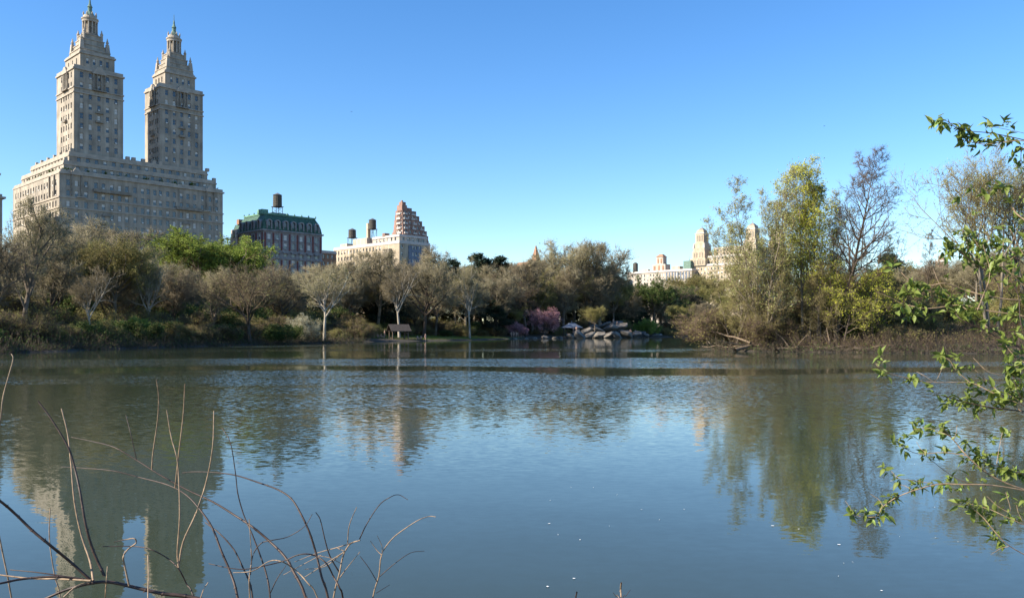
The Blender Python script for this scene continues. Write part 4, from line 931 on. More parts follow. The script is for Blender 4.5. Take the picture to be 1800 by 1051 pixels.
def log(px0, d0, px1, d1, z0, z1, rad, label, arms=3, seed=0):
    r = np.random.default_rng(seed); a = np.array([*XY(px0, d0), z0]); b_ = np.array([*XY(px1, d1), z1]); s = np.linspace(0, 1, 8)[:, None]
    pts = a + (b_ - a) * s + r.normal(0, .08, (8, 3)); t = thing('fallen_log', label, 'log', tuple(a), group='driftwood on the point')
    part(t, 'log', lambda m: m.tube(pts - a, np.linspace(rad, rad * .45, 8), 7), ['driftwood'], True)
    def br(m):
        for k in range(arms):
            p0 = pts[3 + k % 4] - a; d = r.normal(0, 1, 3) * (1, .6, .5) + (0, 0, .5); m.tube([p0, p0 + d * .7, p0 + d * 1.3 + r.normal(0, .15, 3)], [rad * .4, rad * .28, rad * .1], 5)
    part(t, 'broken_branch', br, ['driftwood'])
log(1292, 84, 1350, 87, .1, 1.0, .22, 'pale fallen log at the left tip of the wooded point', 4, 1)
log(1365, 83.5, 1425, 84.5, .15, .5, .2, 'driftwood log at water edge beneath yellow-green tree', 3, 2)
log(1430, 83, 1490, 83.5, .2, .6, .24, 'dark log along the bank below the tall bare tree', 3, 3)
log(1500, 81.5, 1560, 82, .3, .15, .2, 'fallen log half in the water left of the reeds', 4, 4)
log(1320, 85, 1225, 92, .9, 2.6, .12, 'bare fallen trunk reaching left over the water', 6, 5)
log(1320, 86, 1235, 90, .5, .4, .1, 'lowest bare branch trailing left above the water', 6, 6)

# ------------------------------------------------------------------ rocks, shelter, pavilion, lamp, people
def rock_mesh(seed):
    r = np.random.default_rng(seed); bm = bmesh.new()
    for k in range(26):
        v = unit(r.normal(0, 1, 3)) * r.uniform(.8, 1.05); bm.verts.new(v * (1, .8, .75))
    h = bmesh.ops.convex_hull(bm, input=bm.verts[:]); bmesh.ops.delete(bm, geom=[g for g in h['geom_interior'] if isinstance(g, bmesh.types.BMVert)], context='VERTS')
    bmesh.ops.bevel(bm, geom=bm.edges[:], offset=.05, segments=1, affect='EDGES')
    me = bpy.data.meshes.new('rock'); bm.to_mesh(me); bm.free(); me.materials.append(MATS['rock']); return me
ROCK = [rock_mesh(s) for s in range(6)]
def rock(px, ybot, wpx, hpx, d, label, tilt=0.0, k=0, group='rock outcrop on the far point'):
    x, y = XY(px, d); w = wpx / F * d; h = hpx * .95 / F * d; z = zat(ybot, d)
    o = obj('boulder', ROCK[k % 6], None, (x, y, z + h * .42), random.uniform(0, 6.28), label, 'boulder', group)
    ROCKS.append(o); o.scale = (w * .56, w * .5, h * .68); o.rotation_euler = (random.uniform(-.15, .15), tilt, random.uniform(-.5, .5) + math.pi * (k % 2))
ROCKS = []
RK = [(1003, 596, 20, 10, 250, .5), (1018, 596, 26, 16, 251, -.5), (1036, 595, 24, 13, 254, -.4), (1052, 595, 26, 14, 257, .3), (1030, 588, 24, 14, 260, -.5), (1050, 585, 34, 13, 266, -.3), (1072, 583, 34, 14, 272, -.35),
      (1088, 581, 36, 15, 275, .25), (1062, 575, 28, 9, 278, -.4), (1082, 571, 26, 8, 281, .2), (1068, 594, 24, 12, 262, -.5), (1084, 594, 22, 13, 266, -.6), (1100, 593, 30, 15, 272, .2), (1118, 593, 22, 13, 280, .3), (1135, 592, 14, 8, 290, .2),
      (1152, 592, 24, 8, 298, .1), (1012, 590, 18, 12, 256, -.7), (1094, 588, 22, 10, 274, -.5), (1042, 577, 22, 8, 272, -.4), (1128, 591, 18, 10, 294, .3)]
ADJ = ['leftmost low boulder at the foot of the pavilion', 'tilted boulder just right of the leftmost one', 'dark boulder at the water, third from the left', 'angular boulder at the water below the upper slabs', 'slanting slab behind the waterline boulders at left', 'broad sloping slab in the middle of the outcrop', 'broad grey slab under the highest rocks', 'largest slab right of centre in the outcrop', 'upper left ledge near the top of the outcrop', 'topmost boulder of the outcrop', 'tilted boulder at the water in mid outcrop', 'steep slab at the water right of mid outcrop', 'big rounded boulder towards the right of the outcrop', 'dark boulder right of the big rounded one', 'small low rock between outcrop and outlying flat rock', 'outlying flat rock at the right end where a person sits', 'narrow upright slab near the pavilion', 'wedge of rock above the steep slab', 'ledge left of the highest rocks', 'rock behind the small low one at right']
for k, q in enumerate(RK): rock(*q[:5], ADJ[k], q[5], k)
BK = [(905, 597.5, 10, 5, 231), (940, 596.5, 9, 5, 237), (958, 596, 13, 8, 240), (975, 596, 12, 5, 243), (986, 596, 9, 5, 246), (925, 597, 8, 4, 234)]
BL = ['small rock at the water left of the redbuds', 'small rock on the grassy bank below the pink redbud', 'larger dark bank stone between redbud and outcrop', 'flat bank stone left of the outcrop', 'little stone touching the left of the outcrop', 'tiny pale stone near the group of people']
for k, q in enumerate(BK): rock(*q, BL[k], .1, k + 2, 'stones along the grassy bank')

def shelter():
    d = 181; x, y = XY(701, d); z = max(gz(x, y), .25)
    t = thing('lakeside_shelter', 'small open wooden shelter with brown gabled roof by the water', 'shelter', (x, y, z), .5, None, .92)
    for sx in (-1.9, 1.9):
        for sy in (-1.1, 1.1): part(t, 'post', lambda m: m.box(sx - .11, sx + .11, sy - .11, sy + .11, -.6, 2.1), ['timber'])
    def roof(m):
        for s in (-1, 1):
            V = [(-2.5, s * 1.8, 1.85), (2.5, s * 1.8, 1.85), (2.5, 0, 3.45), (-2.5, 0, 3.45)]; V2 = [(a, b_, c + .12) for a, b_, c in V]
            m.add(V + V2, [(0, 1, 2, 3), (4, 7, 6, 5), (0, 4, 5, 1), (1, 5, 6, 2), (3, 2, 6, 7), (0, 3, 7, 4)])
    part(t, 'roof', roof, ['shingle'])
    def beam(m): m.box(-2.2, 2.2, -1.2, -1.05, 1.85, 2.05); m.box(-2.2, 2.2, 1.05, 1.2, 1.85, 2.05); m.tube([(-1.9, -1.1, 1.2), (-1.2, -1.1, 1.9)], .07, 5); m.tube([(1.9, -1.1, 1.2), (1.2, -1.1, 1.9)], .07, 5)
    part(t, 'beam', beam, ['timber'])
    part(t, 'bench', lambda m: (m.box(-1.7, 1.7, .5, .95, .4, .47), m.box(-1.7, -1.55, .5, .95, -.2, .4), m.box(1.55, 1.7, .5, .95, -.2, .4)), ['timber'])
    part(t, 'deck', lambda m: m.box(-2.3, 2.3, -1.5, 1.4, -.5, .02), ['timber'])
shelter()
def pavilion():
    d = 262; x, y = XY(1005, d); z = gz(x, y)
    t = thing('lakeside_pavilion', 'small open pavilion with dark slate hipped roof behind the rocks', 'pavilion', (x, y, z), .3)
    zb = zat(576, d) - z
    for sx in (-2.2, 0, 2.2):
        for sy in (-1.5, 1.5): part(t, 'post', lambda m: m.lathe(sx, sy, [(.16, -.5), (.1, .4), (.09, zb - .3), (.2, zb)], 7), ['iron'])
    part(t, 'roof', lambda m: (m.frustum(-3, 3, -2.2, 2.2, zb, zb + 1.3, 2.0, 1.6), m.box(-1, 1, -.6, .6, zb + 1.3, zb + 1.55)), ['blue_grey'])
    part(t, 'finial', lambda m: m.lathe(0, 0, [(.18, zb + 1.5), (.1, zb + 1.9), (.02, zb + 2.3)], 6), ['blue_grey'])
    part(t, 'railing', lambda m: (m.box(-2.2, 2.2, -1.55, -1.48, .7, .8), m.box(-2.2, 2.2, 1.48, 1.55, .7, .8), [m.box(q, q + .05, -1.54, -1.49, 0, .7) for q in np.arange(-2.1, 2.1, .3)]), ['iron'])
pavilion()
def lamp():
    x, y = XY(54, 104); z = gz(x, y); h = zat(543, 104) - z
    t = thing('lamp_post', 'pale lamp post on the path under the left shore trees', 'lamp post', (x, y, z))
    part(t, 'post', lambda m: m.lathe(0, 0, [(.2, -.2), (.18, .5), (.08, .7), (.06, h - .7), (.12, h - .6)], 10), ['pole_paint'])
    part(t, 'lantern', lambda m: m.lathe(0, 0, [(.1, h - .6), (.24, h - .2), (.2, h), (.02, h + .25)], 10), ['pole_paint'])
lamp()
def strip_path():
    V = []; Q = []
    c = [(-64, 100), (-55, 108), (-50, 118), (-47, 130), (-44, 145)]
    for i, (x, y) in enumerate(c):
        for s in (-1.2, 1.2): V.append((x + s, y - s * .6, gz(x + s, y - s * .6) + .06))
    for i in range(len(c) - 1): Q.append((2 * i, 2 * i + 1, 2 * i + 3, 2 * i + 2))
    mat('path', (0.36, 0.32, 0.27), var=.15, scale=1); obj('path', mk('path', V, [(np.array(Q), 0)], ['path']), kind='structure')
strip_path()

def skin_body(pose):
    """continuous body grown with a skin modifier from a posed skeleton; height about 1.7 m"""
    if pose == 'sit':
        J = dict(pel=(0, 0, .18), ch=(0, .06, .5), nk=(0, .04, .68), hd=(0, 0, .82), ht=(0, 0, .93), ls=(-.19, .05, .6), le=(-.26, -.08, .38), lh=(-.18, -.3, .3), rs=(.19, .05, .6), re=(.26, -.08, .38), rh=(.18, -.3, .3),
                 lp=(-.1, -.02, .16), lk=(-.14, -.4, .42), la=(-.14, -.55, .06), lt=(-.14, -.72, .04), rp=(.1, -.02, .16), rk=(.14, -.4, .42), ra=(.14, -.55, .06), rt=(.14, -.72, .04))
    else:
        w = .22 if pose == 'walk' else .02
        J = dict(pel=(0, 0, .92), ch=(0, .02, 1.25), nk=(0, .01, 1.45), hd=(0, -.02, 1.57), ht=(0, -.02, 1.67), ls=(-.19, .01, 1.38), le=(-.25, w * .6, 1.1), lh=(-.25, w - .06, .84), rs=(.19, .01, 1.38), re=(.25, -w * .3, 1.1), rh=(.24, -w - .08, .86),
                 lp=(-.1, 0, .88), lk=(-.11, -w, .48), la=(-.11, -w * .6, .08), lt=(-.11, -w * .6 - .16, .03), rp=(.1, 0, .88), rk=(.11, w * .4, .48), ra=(.11, w * 1.5, .1), rt=(.11, w * 1.5 - .15, .03))
    R = dict(pel=.14, ch=.15, nk=.06, hd=.1, ht=.07, ls=.07, le=.048, lh=.038, rs=.07, re=.048, rh=.038, lp=.095, lk=.062, la=.045, lt=.035, rp=.095, rk=.062, ra=.045, rt=.035)
    E_ = [('pel', 'ch'), ('ch', 'nk'), ('nk', 'hd'), ('hd', 'ht'), ('ch', 'ls'), ('ls', 'le'), ('le', 'lh'), ('ch', 'rs'), ('rs', 're'), ('re', 'rh'), ('pel', 'lp'), ('lp', 'lk'), ('lk', 'la'), ('la', 'lt'), ('pel', 'rp'), ('rp', 'rk'), ('rk', 'ra'), ('ra', 'rt')]
    ks = list(J); me = bpy.data.meshes.new('body'); me.from_pydata([J[k] for k in ks], [(ks.index(a), ks.index(b_)) for a, b_ in E_], [])
    o = bpy.data.objects.new('tmp', me); C.objects.link(o); sm = o.modifiers.new('s', 'SKIN'); ss = o.modifiers.new('u', 'SUBSURF'); ss.levels = 1; ss.render_levels = 1
    for i, k in enumerate(ks): me.skin_vertices[0].data[i].radius = (R[k], R[k] * (.75 if k in ('pel', 'ch') else 1)); me.skin_vertices[0].data[i].use_root = (k == 'pel')
    dg = bpy.context.evaluated_depsgraph_get(); out = bpy.data.meshes.new_from_object(o.evaluated_get(dg)); bpy.data.objects.remove(o)
    co = np.array([v.co for v in out.vertices]); idx = []
    zn, zw = (.68, .24) if pose == 'sit' else (1.44, .9)
    for p_ in out.polygons:
        c_ = co[list(p_.vertices)].mean(0)
        hand = (abs(c_[0]) > .16 and ((pose != 'sit' and c_[2] < .9 and c_[2] > .75) or (pose == 'sit' and c_[1] < -.22 and c_[2] < .36 and abs(c_[0]) > .15)))
        leg = (c_[2] < zw) if pose != 'sit' else (c_[1] < -.09 and not abs(c_[0]) > .2) or c_[2] < .15
        idx.append(3 if c_[2] > zn + .17 or (c_[2] > zn + .03 and c_[1] > .04) else 0 if c_[2] > zn or hand else 2 if leg else 1)
    out.polygons.foreach_set('material_index', idx); out.polygons.foreach_set('use_smooth', [True] * len(idx)); return out
BODY = {p: skin_body(p) for p in ('stand', 'walk', 'sit')}
bpy.context.view_layer.update()
def person(pose, px, ybase, d, top, legs, label, rot=0.0, group='people on the far bank'):
    me = BODY[pose].copy(); me.materials.clear()
    for m_ in ('skin', top, legs, 'hair'): me.materials.append(MATS[m_])
    x, y = XY(px, d); z = gz(x, y)
    if ybase:                                                   # stand on whichever boulder lies highest under this column of the view
        best = None
        for dd in np.arange(d - 8, d + 8, .5):
            xx, yy = XY(px, dd)
            for o in ROCKS:
                Mi = o.matrix_world.inverted(); a_ = Mi @ Vector((xx, yy, 30)); b_ = Mi @ Vector((xx, yy, -2)); hit, loc, *_ = o.ray_cast(a_, (b_ - a_).normalized())
                if hit:
                    wz = (o.matrix_world @ loc).z; e_ = abs(wz - zat(ybase, dd))
                    if best is None or e_ < best[0]: best = (e_, xx, yy, wz - .03)
        if best: x, y, z = best[1:]
    obj('person', me, None, (x, y, z), rot, label, 'person', group)
person('stand', 908, None, 236, 'cloth_white', 'cloth_tan', 'person in white top standing at the water near the redbuds', .4)
person('stand', 903, None, 235.5, 'cloth_red', 'cloth_tan', 'person in red top standing second in the bank group', -.5)
person('walk', 899, None, 235, 'cloth_tan', 'cloth_tan', 'person in tan clothes at left of the bank group', 1.0)
person('stand', 911, None, 240, 'cloth_grey', 'cloth_black', 'person in grey top with dark trousers in the bank group', .2)
person('stand', 916, None, 241, 'cloth_blue', 'cloth_black', 'person in blue top at right of the bank group', 2.0)
person('stand', 1008, 583, 251.5, 'cloth_red', 'cloth_black', 'person in red standing on the rocks before the pavilion', .3, 'people on the rocks')
person('stand', 1013, 583, 251.5, 'cloth_white', 'cloth_tan', 'person in white standing on the rocks before the pavilion', -.3, 'people on the rocks')
person('sit', 1057, 571.5, 277, 'cloth_red', 'cloth_blue', 'person in red sitting on the upper ledge', .5, 'people on the rocks')
person('stand', 1078, 569, 280, 'cloth_grey', 'cloth_blue', 'person standing on the topmost boulder', .8, 'people on the rocks')
person('sit', 1085, 568.5, 280, 'cloth_white', 'cloth_tan', 'person in white sitting beside the one standing on top', -.4, 'people on the rocks')
person('sit', 1089, 583.5, 268, 'cloth_white', 'cloth_grey', 'person in white sitting low on the outcrop', .2, 'people on the rocks')
person('sit', 1108, 583, 272, 'cloth_red', 'cloth_blue', 'person in red sitting on the big rounded boulder', .2, 'people on the rocks')
person('sit', 1117, 583.5, 280, 'cloth_tan', 'cloth_blue', 'person in tan sitting right of the big rounded boulder', .2, 'people on the rocks')
person('stand', 1152, 586, 298, 'cloth_white', 'cloth_grey', 'person in white on the outlying flat rock', .0, 'people on the rocks')
person('walk', 35, None, 99, 'cloth_grey', 'cloth_black', 'walker in grey on the path at the left edge', 1.3, 'walkers on the left path')
person('walk', 62, None, 104, 'cloth_black', 'cloth_black', 'walker in black just right of the lamp post', -1.2, 'walkers on the left path')
person('stand', 69, None, 105, 'cloth_white', 'cloth_black', 'person in white top right of the walker in black', .6, 'walkers on the left path')
for k, (px, tp, lg) in enumerate(((658, 'cloth_black', 'cloth_blue'), (664, 'cloth_grey', 'cloth_black'), (670, 'cloth_white', 'cloth_black'), (676, 'cloth_grey', 'cloth_blue'), (734, 'cloth_black', 'cloth_black'), (740, 'cloth_blue', 'cloth_black'), (748, 'cloth_white', 'cloth_blue'))):
    person('sit' if k % 3 else 'stand', px, None, 182 + (k % 2), tp, lg, ['person standing farthest left of the shelter', 'seated person in grey left of the shelter', 'seated person in white left of the shelter', 'standing person next to the left shelter post', 'seated person in black right of the shelter', 'seated person in blue right of the shelter', 'person in white standing farthest right of the shelter'][k], k * .7, 'people beside the shelter')

# ------------------------------------------------------------------ near twigs (bare shrubs on the near bank)
def smooth_path(pts, sub=4):
    p = np.asarray(pts, float); q = np.vstack([2 * p[0] - p[1], p, 2 * p[-1] - p[-2]]); out = []
    for i in range(1, len(q) - 2):
        for s in np.arange(sub) / sub:
            out.append(.5 * (2 * q[i] + (q[i + 1] - q[i - 1]) * s + (2 * q[i - 1] - 5 * q[i] + 4 * q[i + 1] - q[i + 2]) * s * s + (3 * q[i] - q[i - 1] - 3 * q[i + 1] + q[i + 2]) * s ** 3))
    out.append(p[-1]); return np.array(out)
nr = np.random.default_rng(17)
def stem(parent, root, pts, d0, w0, w1, m_='stem_dark', rooted=False, d1=None, buds=True, name='stem'):
    """pts run from tip to base in photograph pixels, d0..d1 metres from the camera, w0..w1 thickness in pixels"""
    d1 = d0 if d1 is None else d1; n_ = len(pts)
    p = [P(x, y, d0 + (d1 - d0) * i / max(n_ - 1, 1) + nr.normal(0, .012)) for i, (x, y) in enumerate(pts)]
    if rooted:
        if pts[-1][0] > 1800:
            p += [P(pts[-1][0] + 90, pts[-1][1] + 30, d1 or d0), P(pts[-1][0] + 200, pts[-1][1] + 110, d1 or d0)]
        elif pts[-1][1] > 1040:
            p.append(p[-1] + unit(unit(p[-1] - p[-2]) + (0, 0, -.8)) * .22)
        e = p[-1]; g = np.array(root); p += [e * .62 + g * .38 + (0, 0, -.03), e * .25 + g * .75, g + nr.normal(0, .03, 3) * (1, 1, 0)]
    q = smooth_path(p); rad = .86 * np.linspace(w0, w1, len(q)) / 2 / F * (d0 + d1) / 2
    m = MB(); m.tube(q, rad, 7)
    if buds:
        for i in range(3, len(q) - 1, 3):                       # small side buds at the nodes
            t = unit(q[i + 1] - q[i]); s = unit(np.cross(t, nr.normal(0, 1, 3))); r_ = rad[i]
            m.tube([q[i], q[i] + (s * .7 + t * -.4) * r_ * 2.6], [r_ * .75, r_ * .12], 5); m.tube([q[i] - t * r_ * .7, q[i], q[i] + t * r_ * .7], [r_ * 1.0, r_ * 1.22, r_ * 1.0], 7)
    me = m.mesh(name, [m_], True); off = np.array(parent.location)
    me.transform(__import__('mathutils').Matrix.Translation(-Vector(off))); return obj(name, me, parent)

def near_shrub(label, rootpx, d):
    r0 = P(rootpx, 1500, d); r0[2] = gz(r0[0], r0[1]) - .03
    return thing('bare_shrub', label, 'shrub', tuple(r0), group='bare shrubs on the near bank'), r0
A, ra = near_shrub('large bare shrub of dark arching stems at bottom left', 300, 2.3)
D_, T_ = 'stem_dark', 'stem_tan'
for pts, d0, w0, w1, m_, rt, d1 in [
    ([(20, 622), (23, 632), (14, 665), (5, 700), (1, 740), (-6, 790), (-8, 900), (20, 1049)], 2.5, 2, 4, T_, 1, 2.5),
    ([(67, 705), (88, 733), (119, 784), (131, 821), (141, 866), (150, 919), (164, 968), (184, 1012)], 2.3, 3, 6, D_, 0, 2.2),
    ([(108, 718), (119, 763), (125, 817), (131, 882), (143, 940), (158, 985), (164, 1020)], 2.35, 2.5, 4.5, T_, 0, 2.2),
    ([(-20, 868), (0, 880), (25, 901), (57, 932), (86, 956), (119, 983), (158, 1018)], 2.1, 5, 6, D_, 0, 2.2),
    ([(-20, 1027), (0, 1025), (41, 1017), (102, 1013), (160, 1020)], 2.1, 4, 5.5, D_, 0, 2.2),
    ([(-20, 1008), (0, 1010), (53, 1016), (105, 1017), (160, 1020)], 2.25, 3, 4, T_, 0, 2.2),
    ([(18, 1001), (61, 1005), (98, 1010), (140, 1017)], 2.2, 2, 3, D_, 0, 2.2),
    ([(60, 1062), (88, 1048), (123, 1034), (164, 1024), (197, 1023), (246, 1034), (287, 1043), (340, 1050), (400, 1075)], 2.2, 5, 10, D_, 1, 2.25),
    ([(112, 1049), (135, 1030), (166, 1020)], 2.15, 3.5, 4, T_, 0, 2.2),
    ([(88, 893), (87, 948), (96, 1010), (107, 1052)], 2.4, 2, 3.5, T_, 1, 2.35),
    ([(189, 995), (187, 1022), (185, 1052)], 2.1, 2.2, 3, T_, 1, 2.1),
    ([(260, 975), (261, 1010), (260, 1052)], 2.15, 2.2, 3.2, T_, 1, 2.1),
    ([(201, 952), (221, 948), (236, 946), (239, 954), (226, 964), (217, 977), (219, 993), (227, 1029)], 2.2, 2, 4, T_, 0, 2.2),
    ([(180, 960), (238, 960), (267, 966), (295, 981), (314, 999), (328, 1026), (341, 1052)], 2.3, 1.8, 4, D_, 1, 2.25),
    ([(275, 667), (279, 698), (277, 739), (269, 796), (267, 825)], 2.55, 1.8, 3.2, T_, 0, 2.6),
    ([(221, 729), (230, 763), (240, 808)], 2.7, 1, 2, D_, 0, 2.65),
    ([(125, 768), (164, 776), (201, 786), (238, 807), (279, 833), (328, 860), (375, 882), (414, 906), (443, 925), (473, 950), (500, 977), (517, 1006), (538, 1052)], 2.8, 1.5, 7, D_, 1, 2.4),
    ([(107, 820), (139, 822), (197, 827), (246, 839), (295, 852), (328, 870), (353, 897), (373, 927), (389, 968), (405, 1006), (418, 1052)], 2.7, 1.3, 6.5, D_, 1, 2.35),
    ([(293, 720), (301, 768), (310, 800), (314, 833), (316, 907), (312, 968), (314, 999)], 2.3, 2, 3.8, T_, 0, 2.25),
    ([(325, 675), (322, 731), (314, 800), (308, 857)], 2.4, 2, 3.5, T_, 0, 2.5),
    ([(376, 722), (374, 784), (363, 845), (344, 903), (322, 952), (314, 997)], 2.3, 2.4, 4, T_, 0, 2.25),
    ([(390, 752), (405, 778), (414, 832), (418, 867), (429, 906), (443, 938), (458, 977), (469, 1012), (475, 1052)], 2.4, 1.5, 4.5, D_, 1, 2.3),
    ([(320, 831), (340, 829), (375, 830), (414, 835), (452, 847), (488, 860), (512, 876), (529, 903), (544, 935), (556, 974), (565, 1012), (577, 1052)], 2.6, 1.8, 6, D_, 1, 2.4),
    ([(361, 918), (387, 938), (411, 965), (426, 995), (438, 1021), (444, 1052)], 2.5, 2.5, 4.5, D_, 1, 2.4),
    ([(438, 912), (441, 959), (442, 986), (438, 1018), (439, 1052)], 2.3, 1.5, 4, T_, 1, 2.3),
    ([(367, 990), (399, 997), (429, 1000), (464, 994), (500, 985), (520, 976), (538, 973), (556, 977), (574, 990), (586, 1012), (597, 1033), (603, 1052)], 2.3, 1.6, 4.5, D_, 1, 2.3),
    ([(410, 1006), (444, 1003), (473, 986), (494, 986), (518, 1000), (541, 1024), (559, 1052)], 2.2, 1.6, 4, T_, 1, 2.2),
    ([(549, 903), (535, 925), (506, 943), (478, 949), (458, 955), (444, 977), (440, 1010)], 2.35, 1.2, 2.6, D_, 0, 2.3),
    ([(503, 993), (488, 1015), (475, 1042)], 2.3, 1.2, 2.2, D_, 0, 2.3),
    ([(366, 1023), (352, 1052)], 2.2, 1.8, 2.2, T_, 1, 2.2),
]: stem(A, ra, pts, d0, w0, w1, m_, bool(rt), d1)
B_, rb = near_shrub('small tan-twigged bare shrub with a tangle of fine twigs, right of arching stems', 600, 2.5)
for pts, w0, w1, m_, rt in [
    ([(633, 949), (615, 956), (603, 977), (597, 1006), (586, 1052)], 2.5, 4.5, T_, 1), ([(717, 878), (700, 869), (683, 875), (666, 888), (645, 920), (632, 947)], 1.2, 2.4, D_, 0), ([(627, 891), (614, 923), (611, 954)], 1.3, 2.2, T_, 0),
    ([(555, 900), (563, 913), (571, 947), (580, 977), (597, 1006)], 1.6, 3, D_, 0), ([(518, 987), (559, 971), (592, 962), (620, 953)], 1.2, 2.3, T_, 0), ([(529, 1018), (574, 989), (603, 971)], 1.2, 2.2, T_, 0), ([(535, 1000), (571, 995), (606, 968)], 1.2, 2.2, T_, 0),
    ([(633, 969), (612, 995), (597, 1015)], 1.2, 2.2, T_, 0), ([(498, 1010), (545, 985), (565, 975)], 1.0, 1.6, T_, 0), ([(592, 962), (606, 968), (610, 962)], 1.6, 2, T_, 0), ([(559, 976), (580, 980), (600, 990)], 1.0, 1.5, T_, 0)]: stem(B_, rb, pts, 2.5, w0, w1, m_, bool(rt))
G_, rg = near_shrub('lone bare sapling with a long arching tip at right of the twig tangle', 650, 2.6)
for pts, w0, w1, m_, rt in [
    ([(766, 908), (755, 907), (737, 913), (713, 928), (689, 947), (671, 974), (666, 1012), (655, 1052)], 1.3, 4, T_, 1), ([(651, 950), (662, 966), (671, 975)], 1.2, 1.8, T_, 0), ([(663, 941), (671, 958), (672, 973)], 1.0, 1.6, T_, 0),
    ([(633, 977), (648, 997), (663, 1022)], 1.2, 1.8, D_, 0), ([(746, 968), (722, 971), (695, 989), (667, 1013)], 1.0, 1.8, D_, 0), ([(685, 1027), (661, 1042)], .9, 1.4, D_, 0)]: stem(G_, rg, pts, 2.6, w0, w1, m_, bool(rt))
K_, rk = near_shrub('tiny stub of twigs poking up at the bottom centre', 1090, 2.6)
for pts, w0, w1, m_ in [([(1092, 1024), (1091, 1036), (1092, 1055)], 3.5, 3, T_), ([(1108, 1036), (1100, 1047), (1092, 1056)], 1, 1.6, D_), ([(1078, 1041), (1083, 1048), (1090, 1056)], 1.2, 1.6, T_), ([(1014, 1040), (1014, 1055), (1040, 1080)], 3, 2, D_)]: stem(K_, rk, pts, 2.6, w0, w1, m_, True)

# ------------------------------------------------------------------ leafing shrub on the right
RX, RY = 3.05, 3.5
S_ = thing('leafing_shrub', 'fresh green leafing shrub reaching in from the right edge', 'shrub', (RX, RY, gz(RX, RY) - .03)); rs = np.array(S_.location)
def leaf_mesh(k):
    r = np.random.default_rng(k); m = MB(); n_ = 5; V = []; 
    for i in range(n_ + 1):
        t = i / n_; w = .25 * math.sin(math.pi * min(1, t ** .8)) * (1 - .25 * t) + (.012 if i in (0, n_) else 0); z = -.22 * t * t + .03 * math.sin(t * 5 + k)
        V += [(-w, t, z + w * .55), (0, t, z), (w, t, z + w * .55)]
    Q = [q for i in range(n_) for q in ((3 * i, 3 * i + 1, 3 * i + 4, 3 * i + 3), (3 * i + 1, 3 * i + 2, 3 * i + 5, 3 * i + 4))]
    m.add(V, Q); return m.mesh('leaf', ['leaf_near'], True)
LEAF = [leaf_mesh(k) for k in range(4)]
LEAVES = []
def rosette(p, n_, size, axis):
    axis = unit(np.array(axis, float) + (0, 0, .5))
    for k in range(n_):
        d = unit(axis * nr.uniform(.1, .9) + nr.normal(0, .75, 3)); side = unit(np.cross(d, nr.normal(0, .5, 3) + (0, 0, 1)))
        LEAVES.append((p + nr.normal(0, .006, 3), d, side, size * nr.uniform(.4, 1.35)))
